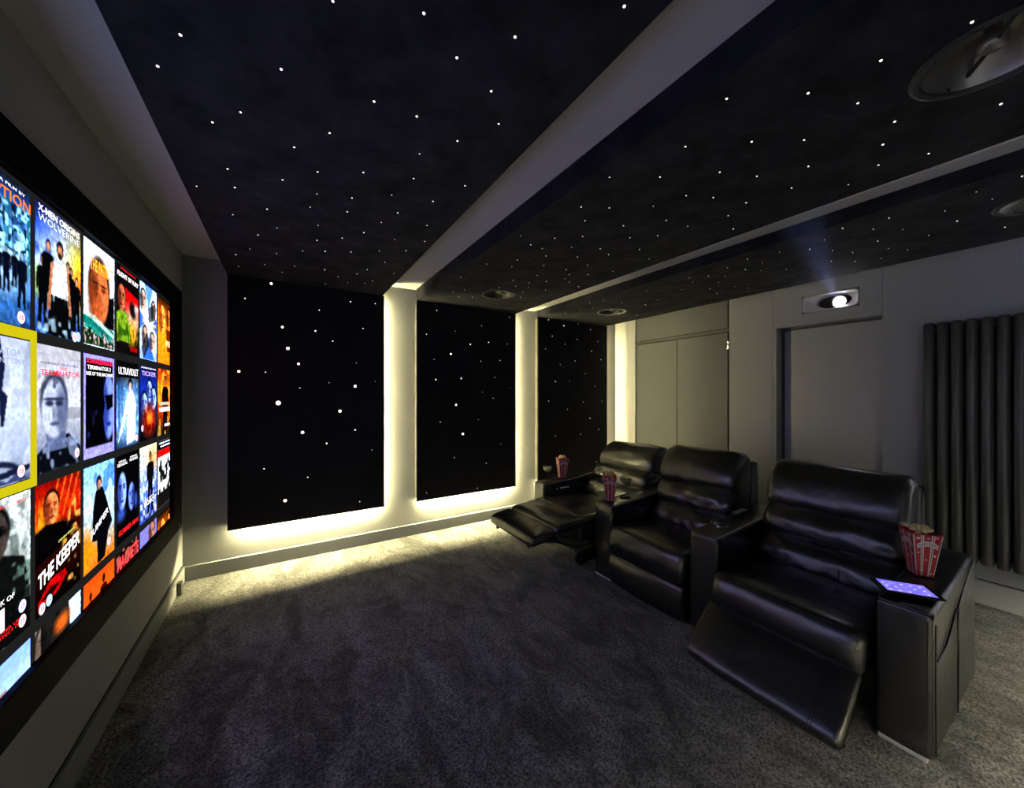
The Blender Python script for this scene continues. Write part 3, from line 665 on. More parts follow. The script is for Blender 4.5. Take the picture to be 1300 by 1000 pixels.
def art_portrait():
    a = Art(8).vgrad((0, (.78, .78, .82)), (.5, (.86, .87, .90)), (.85, (.55, .60, .72)), (1, (.10, .12, .2)))
    a.rect(.5, 1, .50, .60, (.55, .57, .62), .6)
    a.poly([(0, .86), (.25, .76), (.7, .72), (1, .86), (1, 1), (0, 1)], (.05, .06, .10)); a.poly([(.2, .70), (.62, .70), (.66, .84), (.25, .84)], (.40, .46, .62))
    a.face(.38, .50, .26, .24, (.80, .83, .90), (.30, .35, .52), (.22, .24, .34), -1)
    a.spots(16, .5, (.25, .28, .38), .7, a.win(.08, .7, .24, .36)); a.ell(.28, .46, .075, .022, (.16, .18, .3), .5, .9); a.ell(.48, .46, .075, .022, (.16, .18, .3), .5, .9); a.ell(.39, .425, .2, .012, (.2, .22, .34), .6, .9)
    a.poly([(.62, .76), (.8, .74), (.98, .9), (.9, .98), (.72, .9)], (.62, .68, .84), .7); a.spots(12, .62, (.65, .72, .88), .8, a.win(.1, .95, .78, 1)); return a.grain(.08)
def art_half_face():
    a = Art(9).fill((.70, .68, .92)); a.rect(.06, .94, .04, .90, (.02, .02, .04)); a.face(.80, .52, .20, .34, (.55, .66, 1), (.12, .18, .55), (.02, .02, .05), 1)
    a.rect(.95, 1, .0, 1, (.70, .68, .92)); a.poly([(.06, .3), (.60, .3), (.66, .5), (.6, .62), (.68, .9), (.06, .9)], (.02, .02, .04)); a.poly([(.68, .40), (.94, .38), (.94, .52), (.74, .56)], (.02, .02, .06))
    a.spots(7, .66, (.2, .25, .6), .6, a.win(.08, .4, .55, .8)); a.rect(.06, .94, .90, .905, (.7, .68, .92)); return a.grain(.12)
def art_violet():
    a = Art(10).vgrad((0, (.05, .05, .07)), (.2, (.06, .10, .18)), (.35, (.12, .40, .80)), (.7, (.65, .88, 1)), (1, (.05, .18, .42)))
    for x in (.12, .25, .8, .92): a.rect(x - .05, x + .05, .26, .8, (.05, .18, .5), .7)
    a.spots(14, .55, (.5, .85, 1), .7, a.win(0, 1, .25, .9)); a.ell(.6, .55, .4, .4, (.75, .92, 1), .9, .7)
    a.poly([(.5, .36), (.72, .34), (.86, .50), (.84, .95), (.44, .98), (.46, .6), (.2, .85), (.05, .95), (.38, .5)], (.95, .97, 1)); a.ell(.60, .27, .10, .08, (.05, .05, .1), .2); a.ell(.60, .30, .07, .06, (.95, .85, .85), .2)
    a.rect(0, 1, 0, .19, (.05, .05, .055)); return a.grain(.16)
def art_ticker():
    a = Art(11).vgrad((0, (.08, .10, .30)), (.3, (.10, .22, .75)), (.7, (.06, .08, .3)), (1, (.03, .03, .05)))
    for (x, y) in ((.55, .35), (.25, .52), (.8, .45)): a.face(x, y, .17, .15, (.72, .84, 1), (.10, .15, .5), (.03, .03, .12))
    a.ell(.55, .74, .34, .18, (.95, .25, .05), .6); a.spots(9, .5, (.35, .02, .02), .8, a.win(.2, .9, .6, .92)); a.ell(.55, .70, .14, .07, (1, .7, .2), .7); return a.grain(.2)
def art_suit():
    a = Art(12).vgrad((0, (.75, .20, .02)), (.3, (1, .65, .10)), (.6, (.9, .3, .03)), (1, (.12, .04, .02))); a.spots(7, .5, (1, .85, .3), .7)
    a.person(.55, .08, 1.0, (.06, .03, .03), (.75, .45, .3), w=1.2); a.rect(.1, 1, .50, .55, (.9, .85, .8), .9); a.rect(.1, 1, .58, .65, (.97, .95, .92)); a.rect(.5, 1, .84, .88, (.95, .93, .9)); return a.grain(.2)
def art_dark_man():
    a = Art(13).vgrad((0, (.88, .90, .90)), (.4, (.72, .76, .76)), (.7, (.30, .36, .35)), (1, (.06, .06, .06))); a.spots(7, .5, (.35, .42, .40), .7, a.win(.4, 1, .05, .6)); a.spots(12, .55, (.92, .95, .95), .6)
    a.poly([(0, .42), (.5, .36), (.9, .46), (1, .75), (1, 1), (0, 1)], (.07, .08, .08)); a.face(.46, .24, .19, .17, (.30, .26, .24), (.05, .05, .05), (.04, .04, .04)); a.ell(.46, .22, .17, .03, (.04, .04, .04), .4)
    a.spots(15, .62, (.45, .60, .55), .8, a.win(.6, 1, .45, .8)); a.rect(0, 1, .70, 1, (.05, .05, .05), .75); return a.grain(.15)
def art_keeper():
    a = Art(14).vgrad((0, (.55, .05, .02)), (.25, (.95, .25, .05)), (.42, (.25, .05, .03)), (1, (.03, .02, .02))); a.ell(.15, .30, .25, .12, (1, .65, .1), .7); a.spots(8, .5, (.75, .06, .02), .6, a.win(0, 1, 0, .35))
    for i in range(4): a.poly([(.45 + i * .16, 0), (.49 + i * .16, 0), (.30 + i * .14, .32), (.27 + i * .14, .32)], (1, .55, .2), .7)
    a.face(.32, .22, .15, .13, (.95, .60, .36), (.45, .12, .04), (.06, .03, .03)); a.poly([(0, .36), (.2, .33), (.5, .36), (.85, .42), (.9, .5), (.6, .56), (0, .62)], (.03, .02, .03))
    a.spots(14, .5, (1, .75, .35), .9, a.win(.68, 1, .20, .50)); a.spots(16, .5, (1, .8, .3), .8, a.win(.55, 1, .52, .66)); a.poly([(.05, .90), (.3, .78), (.62, .78), (.66, .84), (.45, .92), (.05, .96)], (.80, .03, .06)); a.poly([(.1, .90), (.32, .84), (.5, .86), (.3, .92)], (.15, .02, .03))
    a.spots(14, .55, (1, .75, .4), .9, a.win(.68, 1, .74, .93)); return a.grain(.22)
def art_jump():
    a = Art(15).vgrad((0, (.62, .85, 1)), (.4, (.85, .93, .98)), (.7, (.75, .82, .85)), (1, (.9, .5, .1))); a.spots(6, .5, (.25, .55, .9), .7, a.win(.3, 1, 0, .55)); a.spots(5, .5, (1, .62, .1), .95, a.win(0, 1, .7, 1, .15)); a.ell(.02, .85, .25, .2, (1, .6, .08), .7)
    a.poly([(.36, .26), (.58, .24), (.72, .40), (.92, .66), (.78, .74), (.66, .98), (.42, 1), (.40, .76), (.24, .74), (.28, .42)], (.04, .04, .06)); a.ell(.46, .19, .085, .07, (.05, .04, .04), .2); a.ell(.47, .21, .06, .05, (.8, .6, .5), .2)
    return a.grain(.14)
def art_glimmer():
    a = Art(16).fill((.03, .03, .045)); a.face(.24, .42, .18, .22, (.66, .80, 1), (.12, .2, .6), (.02, .02, .05)); a.face(.66, .54, .14, .17, (.55, .70, 1), (.08, .12, .45), (.02, .02, .05), -1)
    a.ell(.20, .68, .16, .07, (.3, .45, .95), .6, .8); a.ell(.88, .62, .07, .09, (.3, .45, .9), .5, .8); return a.grain(.12)
def art_robot():
    a = Art(17).vgrad((0, (.95, .92, .85)), (.3, (.85, .88, .98)), (.6, (.45, .60, .95)), (1, (.20, .35, .75))); a.ell(.75, .2, .3, .14, (1, .75, .4), .8, .8); a.spots(10, .5, (.95, .97, 1), .7, a.win(0, 1, .4, 1)); a.spots(16, .58, (.08, .14, .45), .8, a.win(0, 1, .62, 1))
    a.person(.60, .08, .85, (.06, .06, .08), (.62, .42, .32), w=1.25); return a.grain(.18)
def art_squad():
    a = Art(18).fill((.90, .90, .89)); a.rect(0, 1, 0, .14, (.05, .05, .05)); a.rect(0, 1, .14, .24, (.85, .06, .05)); a.spots(9, .48, (.06, .06, .06), .95, a.win(0, 1, .3, .8)); a.rect(0, 1, .78, 1, (.06, .05, .05), .95)
    a.rect(.1, .95, .03, .05, Wt); a.rect(.2, 1, .08, .10, Wt); return a.grain(.2)
def art_sky():
    a = Art(19).vgrad((0, (.62, .80, .92)), (.5, (.88, .94, .97)), (1, (.70, .82, .90))); a.spots(5, .5, (.95, .97, .98), .6); a.rect(.50, .62, .20, .21, (.75, .15, .15), .8); return a.grain(.05)
def art_desert(): 
    a = Art(20).vgrad((0, (.90, .36, .08)), (.5, (.98, .50, .15)), (1, (.75, .25, .05))); a.person(.62, .05, .6, (.22, .07, .04), (.25, .08, .05)); a.person(.2, .12, .5, (.22, .07, .04), (.25, .08, .05)); return a.grain(.08)
def art_bw():
    a = Art(21).fill((.88, .93, .95)); a.face(.25, .16, .24, .2, (.92, .88, .85), (.35, .25, .2), (.04, .04, .04)); a.poly([(.1, .0), (.7, .0), (.75, .3), (.4, .4), (.1, .2)], (.05, .05, .05), .9); a.ell(.55, .12, .16, .07, (.95, .45, .15), .5); return a.grain(.12)
def art_red():
    a = Art(22).vgrad((0, (.06, .05, .06)), (.3, (.55, .05, .06)), (1, (.3, .02, .02))); a.spots(10, .5, (.85, .45, .40), .8); return a.grain(.2)
def art_lilac():
    a = Art(23).fill((.58, .56, .85)); a.face(.7, .16, .18, .16, (.85, .6, .5), (.3, .15, .2), (.25, .12, .1)); a.poly([(.5, .3), (1, .2), (1, 1), (.5, 1)], (.25, .20, .45)); return a.grain(.1)

def text_on(parent, txt, yL, zT, cx, cy, w, h, col, bold=.01, lift=.0015, rise=0.0, name='lettering'):
    vs, fs = text_geo(txt, bold)
    out = []
    for u, v in vs:
        a = cx - w / 2 + u * w; b = cy + h / 2 - v * h - rise * (u - .5)
        out.append((SX + lift, yL + a * PW, zT - b * PH))
    o = MB().add(out, fs).obj(name, text_mat(col), parent, SCR.loc, fixn=False)
    return o

def poster(row, ycol, fn, texts=(), badges=(), crop=None, outside=False):
    art = fn(); yL, zT = ycol, ROWZ[row]
    c = np.clip(art.c, 0, 1.0); c = np.where(c <= .04045, c / 12.92, ((c + .055) / 1.055) ** 2.4)
    c = np.clip(c, 0.0012, None) ** 1.12 * .60
    hot = np.clip((c - .36) / .25, 0, 1) ** 2          # highlights of the display are brighter than the exposure can hold
    c = c * (1 + hot * np.array([2.1, 2.8, 4.6]))
    umax = 1.0 if crop is None else crop
    vmax = min(1.0, (zT - Z0S) / PH)
    nx = max(4, int(round((NX - 1) * umax)) + 1); ny = max(4, int(round((NY - 1) * vmax)) + 1)
    us = np.linspace(0, umax, nx); vs_ = np.linspace(0, vmax, ny)
    iu = np.clip((us * (NX - 1)).round().astype(int), 0, NX - 1); iv = np.clip((vs_ * (NY - 1)).round().astype(int), 0, NY - 1)
    cc = c[np.ix_(iv, iu)].reshape(-1, 3)
    verts = [(SX, yL + u * PW, zT - v * PH) for v in vs_ for u in us]
    faces = [(j * nx + i, (j + 1) * nx + i, (j + 1) * nx + i + 1, j * nx + i + 1) for j in range(ny - 1) for i in range(nx - 1)]
    o = MB().add(verts, faces).obj('poster', 'art', SCR.root, SCR.loc, fixn=False)
    at = o.data.color_attributes.new('Col', 'FLOAT_COLOR', 'POINT')
    at.data.foreach_set('color', np.concatenate([cc, np.ones((len(cc), 1))], 1).astype(np.float32).ravel())
    for t in texts: text_on(o, t[0], yL, zT, *t[1:6], **(t[6] if len(t) > 6 else {}))
    for (bx, by, bc) in badges:
        n = 20; r = .062 * PW
        cy_, cz_ = yL + bx * PW, zT - by * PH
        MB().add([(SX + .001, cy_ + r * math.cos(2 * PI * k / n), cz_ + r * math.sin(2 * PI * k / n)) for k in range(n)], [list(range(n))]).obj('rating_badge', text_mat(bc), o, SCR.loc, fixn=False)
        text_on(o, '15', yL, zT, bx, by, .06, .03, (.75, .2, .25), .01, .002, name='rating_number')
    return o
def yc(col): return Y_C2 + (col - 2) * PITCH
PINK = (.95, .72, .76)
GREY = (.50, .53, .62)
RED = (.90, .10, .12)
poster(0, yc(1), art_city, [('INCEPTION', .5, .125, .98, .075, (1, .42, .05)), ('A FILM BY', .7, .055, .4, .02, (.9, .9, .95))], [(.84, .93, PINK)])
poster(1, yc(1), art_pale, [('TERMINATOR 2', .5, .10, .86, .05, GREY), ('JUDGMENT DAY', .5, .165, .80, .05, GREY)], [(.84, .93, PINK)])
poster(2, yc(1), art_dark_man, [('GARY OLDMAN', .66, .055, .5, .025, (.75, .25, .25)), ('THE BOOK OF', .42, .685, .62, .035, Wt), ('ELI', .30, .80, .56, .15, Wt, dict(bold=.02)), ('DELIVER US', .6, .885, .4, .02, RED), ('PROTECT IT', .6, .915, .4, .02, RED)], [(.86, .81, (.72, .75, .95)), (.86, .915, PINK)])
poster(3, yc(1), art_sky)
poster(0, yc(2), art_group, [('X-MEN ORIGINS', .5, .045, .92, .055, Wt, dict(bold=.02)), ('WOLVERINE', .5, .115, .92, .055, (.85, .9, 1), dict(bold=-.004))], [(.84, .965, PINK), (.93, .955, (.55, .75, .95))])
poster(1, yc(2), art_portrait, [('SPECIAL', .15, .075, .22, .018, (.45, .45, .5)), ('EDITION', .87, .085, .22, .018, (.45, .45, .5)), ('SCHWARZENEGGER', .5, .14, .84, .02, (.25, .25, .3)), ('THE', .56, .175, .16, .025, RED), ('TERMINATOR', .52, .215, .88, .045, (.80, .08, .14), dict(bold=.015))], [(.90, .91, PINK)])
poster(2, yc(2), art_keeper, [('STEVEN SEAGAL', .65, .50, .4, .018, (.85, .85, .4), dict(rise=.04)), ('THE KEEPER', .50, .665, .92, .12, Wt, dict(bold=.025, rise=.16))], [(.12, .955, PINK), (.26, .935, (.6, .8, .95))])
poster(3, yc(2), art_bw)
poster(0, yc(3), art_orange_face, [('STEVEN SEAGAL', .55, .105, .6, .02, (.2, .2, .3)), ('THE PATRIOT', .55, .205, .76, .125, (.95, .66, .12), dict(bold=.03))])
poster(1, yc(3), art_half_face, [('SCHWARZENEGGER', .5, .065, .86, .042, (.98, .12, .30), dict(bold=.03)), ('TERMINATOR 3', .47, .125, .76, .04, Wt), ('RISE OF THE MACHINES', .5, .185, .88, .035, Wt)])
poster(2, yc(3), art_jump, [('JUMPER', .48, .60, .58, .085, Wt, dict(rise=.16, bold=.02))], [(.80, .86, PINK)])
poster(3, yc(3), art_desert)
poster(0, yc(4), art_jacket, [('STEVEN SEAGAL', .5, .03, .7, .02, RED), ('FLIGHT OF FURY', .5, .105, .96, .055, Wt, dict(bold=.03))])
poster(1, yc(4), art_violet, [('ULTRAVIOLET', .52, .115, .9, .085, Wt, dict(bold=.01))], [(.90, .93, PINK)])
poster(2, yc(4), art_glimmer, [('STEVEN', .22, .07, .3, .02, Wt), ('SEAGAL', .24, .105, .44, .035, Wt), ('KEENEN', .74, .06, .32, .02, Wt), ('WAYANS', .74, .095, .4, .035, Wt), ('GLIMMER MAN', .52, .88, .9, .06, RED, dict(bold=.015))])
poster(3, yc(4), art_red, [('MACHETE', .5, .13, .96, .15, (.95, .25, .25), dict(bold=.02))])
poster(0, yc(5), art_cross, [('X-MEN', .5, .50, .8, .05, Wt)])
poster(1, yc(5), art_ticker, [('STEVEN SEAGAL', .5, .03, .9, .02, Wt), ('TICKER', .5, .105, .86, .06, (.75, .62, .9))], [(.12, .83, PINK)])
poster(2, yc(5), art_robot, [('WILL SMITH', .5, .72, .6, .02, Wt), ('I, ROBOT', .5, .78, .9, .075, Wt, dict(bold=.02))], [(.9, .93, PINK)])
poster(3, yc(5), art_lilac)
cr = (Y1S - .006 - yc(6)) / PW
poster(0, yc(6), art_amber, crop=cr); poster(1, yc(6), art_suit, crop=cr); poster(2, yc(6), art_squad, crop=cr); poster(3, yc(6), lambda: art_amber(31), crop=cr)
for cc, fns in ((0, (art_jump, art_robot, art_orange_face, art_city)), (-1, (art_violet, art_group, art_keeper, art_pale)), (-2, (art_ticker, art_portrait, art_jump, art_violet)), (-3, (art_portrait, art_cross, art_group, art_sky))):
    for r_, f_ in enumerate(fns): poster(r_, yc(cc), f_)
# yellow selection border round the second poster of the first column
sel = MB(); ya, yb, za, zb = yc(1) - .032, yc(1) + PW + .030, 1.641, 1.172
zb += .004
def flat(a, b, c, d): sel.box(SX - .0008, SX + .0016, a, b, c, d)
flat(ya, yb, 1.611, za); flat(ya, yb, zb, 1.202); flat(ya, yc(1) - .002, 1.202, 1.611); flat(yc(1) + PW + .001, yb, 1.202, 1.611)
SCR.part('selection_border', sel, emit('selection_yellow', lin((.86, .80, .08)), 1.0), label='yellow border round the chosen poster')

# ------------------------------------------------------------------ recliners
XF = 2.144
def armrest(T, y0, y1, top=(.588, .625), chrome=True, seams=None, label=None):
    zf, zb = top
    prof = [(XF + .018, .012), (XF + .006, .10), (XF, .30), (XF + .002, zf - .035), (XF + .010, zf - .008), (XF + .035, zf), (2.45, zf + .012), (2.80, zb), (2.97, zb + .004), (3.03, zb - .02), (3.05, zb - .08), (3.05, .30), (3.045, .012), (2.9, .008), (2.4, .008)]
    mb = loft(prof, y0, y1, r=.016, ny=6, bulge=.006, wr=.0022, wf=7, seg=4, seed=y0)
    a = T.part('armrest', mb, 'leather', label=label)
    w_ = y1 - y0
    for yy in (y0 + .013, y1 - .013):     # stitched edges down the front and along the top
        s = MB().tube([(XF + .012, yy, .06), (XF - .002, yy, .30), (XF - .001, yy, zf - .04), (XF + .009, yy, zf - .010), (XF + .035, yy, zf - .0005), (2.45, yy, zf + .0115), (2.80, yy, zb - .0005), (2.96, yy, zb + .003)], .0022, 6)
        T.part('stitching', s, 'stitch', a)
    if chrome:
        T.part('chrome_strip', MB().bevbox(XF - .006, XF + .022, y0 + .012, y1 - .008, .002, .022, .006, 3), 'strip', a, label='thin chrome strip at the foot of the armrest')
    return a

def cup_holder(T, a, x, y, z, ring='chrome'):
    mb = MB().lathe([(.034, z - .004), (.043, z - .002), (.046, z + .004), (.043, z + .0075), (.038, z + .006), (.035, z + .001)], (x, y, 0), 32, closed=True)
    o = T.part('cup_holder', mb, ring, a)
    T.part('cup_well', MB().lathe([(.0355, z + .0035), (.030, z + .0025), (0.001, z + .002)], (x, y, 0), 24), 'plastic_black' if ring != 'chrome' else 'lid', o)

def rot_prof(p, c, ang):
    ca, sa = math.cos(ang), math.sin(ang)
    return [(c[0] + (x - c[0]) * ca + (z - c[1]) * sa, c[1] - (x - c[0]) * sa + (z - c[1]) * ca) for x, z in p]

def recliner(label, y0, y1, state, arms):
    """state: 0 closed, 1 footrest half out, 2 fully reclined"""
    yc_ = (y0 + y1) / 2
    T = Thing('leather_recliner', label, 'recliner', (2.6, yc_, 0), 'black leather cinema recliners')
    ang = (0, 0, .33)[state]; sh = (0, -.055, -.10)[state]; rz = (0, -.005, .02)[state]
    e = .006
    # base
    T.part('base', MB().bevbox(2.28, 2.96, y0 + .012, y1 - .012, .03, .22, .02, 2), 'plastic_black')
    # seat cushion
    sp = [(2.80, .40), (2.62, .425), (2.40, .436), (2.23, .446), (2.15, .449), (2.112, .440), (2.090, .408), (2.080, .350), (2.090, .292), (2.118, .262), (2.30, .245), (2.70, .245), (2.82, .30)]
    sp = [(x + sh, z + rz) for x, z in sp]
    seat = T.part('seat_cushion', loft(sp, y0 + e, y1 - e, r=.045, ny=20, bulge=.012, wr=.006, wf=7, seed=3 + y0), 'leather')
    yy = [y0 + .05 + (y1 - y0 - .10) * k / 12 for k in range(13)]
    for (px_, pz_) in ((2.102, .4465), (2.0905, .280)):
        T.part('stitching', MB().tube([(px_ + sh - .007, y, pz_ + rz + (.006 if pz_ > .4 else -.004)) for y in yy], .0026, 6), 'stitch', seat)
    # backrest: lumbar and middle rolls with a deep crease, headrest above
    piv = (2.74, .36)
    bp = [(2.70, .36), (2.612, .385), (2.578, .450), (2.600, .525), (2.668, .572), (2.648, .618), (2.660, .690), (2.722, .744), (2.80, .77), (2.92, .78), (2.945, .70), (2.90, .50), (2.86, .36)]
    hp = [(2.80, .728), (2.735, .735), (2.698, .785), (2.703, .855), (2.742, .930), (2.795, .985), (2.850, 1.012), (2.905, 1.008), (2.945, .975), (2.958, .90), (2.945, .80), (2.90, .735)]
    shp = [(2.925, .06), (2.94, .50), (2.955, .80), (2.972, .93), (2.995, .945), (3.02, .92), (3.03, .70), (3.03, .30), (3.02, .06)]
    bx = (0, -.02, .035)[state]
    def R(p): return [(x + bx, z) for x, z in rot_prof(p, piv, ang)]
    back = T.part('backrest', loft(R(bp), y0 + .004, y1 - .004, r=.05, ny=30, bulge=.016, wr=.011, wf=10, seg=6, seed=y0 * 3), 'leather')
    T.part('headrest', loft(R(hp), y0 + .004, y1 - .004, r=.045, ny=20, bulge=.012, wr=.008, wf=7, seg=5, seed=y0 * 5 + 1), 'leather')
    if state == 2: shp = [(x + .0, max(z, .20)) for x, z in shp]
    T.part('back_shell', loft(R(shp), y0 - .002, y1 + .002, r=.02, ny=6, bulge=0, wr=0, seed=2), 'leather')
    # vertical stitch lines of the lumbar
    for q in (.36, .72):
        y = y0 + (y1 - y0) * q
        pts = R([(2.590, .535), (2.565, .470), (2.585, .400)])
        T.part('stitching', MB().tube([(x - .006, y, z) for x, z in pts], .0018, 6), 'stitch', back)
    # footrest
    if state == 0:
        fp = [(2.110, .240), (2.092, .19), (2.090, .12), (2.098, .055), (2.118, .022), (2.150, .020), (2.165, .06), (2.165, .20), (2.150, .240)]
        fr_ = T.part('footrest', loft(fp, y0 + .012, y1 - .006, r=.022, ny=16, bulge=.008, wr=.004, wf=7, seed=y0), 'leather')
        for q in (.22, .70):
            y = y0 + (y1 - y0) * q; T.part('stitching', MB().tube([(2.102, y, .236), (2.084, y, .19), (2.081, y, .12), (2.089, y, .055)], .0022, 6), 'stitch', fr_)
    elif state == 1:
        A, B = Vector((2.045, .300)), Vector((1.795, .105)); d = (B - A).normalized(); nrm = Vector((d.y, -d.x))
        if nrm.y < 0: nrm = -nrm
        def L(s, h): p = A + d * s + nrm * h; return (p.x, p.y)
        ln = (B - A).length
        fp = [L(.0, -.03), L(.02, -.006), L(.09, .002), L(.18, .002), L(ln - .05, -.002), L(ln - .012, -.014), L(ln, -.040), L(ln - .02, -.062), L(.15, -.066), L(.02, -.060)]
        fr_ = T.part('footrest', loft(fp, y0 + .012, y1 + .004, r=.026, ny=18, bulge=.008, wr=.004, wf=7, seed=y0), 'leather')
        for q in (.17, .66):
            for dq in (-.006, .006):
                y = y0 + (y1 - y0) * q + dq; T.part('stitching', MB().tube([(L(s, h)[0], y, L(s, h)[1]) for s, h in ((.01, .004), (.09, .0105), (.18, .0105), (ln - .05, .0065), (ln - .012, -.005))], .0018, 6), 'stitch', fr_)
        for y in (y0 + .08, y1 - .08):
            T.part('linkage_bar', MB().tube([(2.30, y, .16), (2.12, y, .20), (1.98, y, .19)], .011, 8), 'steel')
            T.part('linkage_bar', MB().tube([(2.30, y, .22), (2.08, y, .12), (1.92, y, .13)], .009, 8), 'steel')
    else:
        fp = [(1.530, .372), (1.545, .396), (1.60, .412), (1.69, .424), (1.728, .420), (1.742, .395), (1.728, .366), (1.65, .346), (1.56, .330), (1.532, .342)]
        fr_ = T.part('footrest', loft(fp, y0 + .01, y1 - .03, r=.022, ny=16, bulge=.006, wr=.003, wf=8, seed=1), 'leather')
        for q in (.2, .66):
            y = y0 + (y1 - y0) * q; T.part('stitching', MB().tube([(1.530, y, .355), (1.545, y, .404), (1.60, y, .420), (1.69, y, .432), (1.725, y, .427)], .0016, 6), 'stitch', fr_)
        for y in (y0 + .10, y1 - .12):
            T.part('foot_bracket', MB().bevbox(1.545, 1.570, y - .014, y + .014, .300, .338, .003, 1), 'steel', fr_)
        cp = [(1.752, .395), (1.765, .432), (1.82, .448), (1.92, .458), (2.02, .464), (2.09, .450), (2.10, .41), (2.02, .385), (1.88, .372), (1.78, .366)]
        T.part('calf_pad', loft(cp, y0 + .004, y1 - .02, r=.03, ny=18, bulge=.010, wr=.010, wf=10, seed=5), 'leather')
        for y in (y0 + .06, y1 - .10):
            T.part('linkage_bar', MB().tube([(2.34, y, .12), (2.10, y, .27), (1.80, y, .345)], .010, 8), 'steel')
            T.part('linkage_bar', MB().tube([(2.34, y, .24), (2.02, y, .20), (1.72, y, .345)], .010, 8), 'steel')
            T.part('linkage_bar', MB().tube([(2.14, y, .30), (1.98, y, .19)], .008, 8), 'steel')
            T.part('linkage_plate', MB().bevbox(2.00, 2.26, y - .006, y + .006, .13, .17, .003, 1), 'steel')
            T.part('linkage_plate', MB().bevbox(2.17, 2.20, y - .005, y + .005, .12, .34, .003, 1), 'steel')
        T.part('torsion_bar', MB().tube([(2.12, y0 + .06, .27), (2.12, y1 - .10, .27)], .011, 8), 'steel')
        T.part('motor', MB().tube([(2.06, y0 + .10, .085), (2.30, y0 + .13, .10)], .042, 14), 'plastic_black')
    out = []
    for a in arms:
        o = armrest(T, *a[0:2], **(a[2] if len(a) > 2 else {})); out.append(o)
    return T, out

TL, al = recliner('reclined black leather recliner with raised footrest, nearest the star wall', 2.183, 2.868, 2, [(2.872, 3.035, dict(top=(.575, .615))), (1.998, 2.180, dict(top=(.585, .618)))])
TM, am = recliner('upright black leather recliner with closed footrest, in the middle of the row', 1.365, 1.994, 0, [(1.182, 1.362, dict(top=(.605, .630), chrome=False))])
TR, ar = recliner('black leather recliner with half open footrest, nearest the radiator', .518, 1.178, 1, [(.350, .515, dict(top=(.588, .625)))])
cup_holder(TL, al[1], 2.395, 2.09, .600, 'black_metal'); cup_holder(TL, al[0], 2.36, 2.955, .590, 'black_metal')
cup_holder(TM, am[0], 2.36, 1.285, .617); cup_holder(TR, ar[0], 2.33, .432, .602, 'black_metal')
# control buttons on the inner face of the far armrest
for k in range(7):
    if k == 1: continue
    x = 2.30 + k * .024
    TL.part('control_button', MB().bevbox(x, x + .016, 2.8625, 2.875, .508, .522, .002, 1), 'status', al[0], label='small silver button')
# pocket and seams on the outer side of the near armrest
yo = .350 - .0055
for pts, r_ in (([(2.185, yo, .40), (2.24, yo, .392), (2.33, yo, .405), (2.42, yo, .44), (2.50, yo, .478), (2.545, yo, .495)], .004),
                ([(2.575, yo, .02), (2.575, yo - .001, .30), (2.575, yo, .50), (2.70, yo, .545), (2.88, yo, .60), (2.95, yo, .615)], .0035),
                ([(2.165, yo, .03), (2.158, yo, .30), (2.16, yo, .55)], .0025)):
    TR.part('pocket_stitching', MB().tube(pts, r_, 6), 'plastic_black', ar[0])

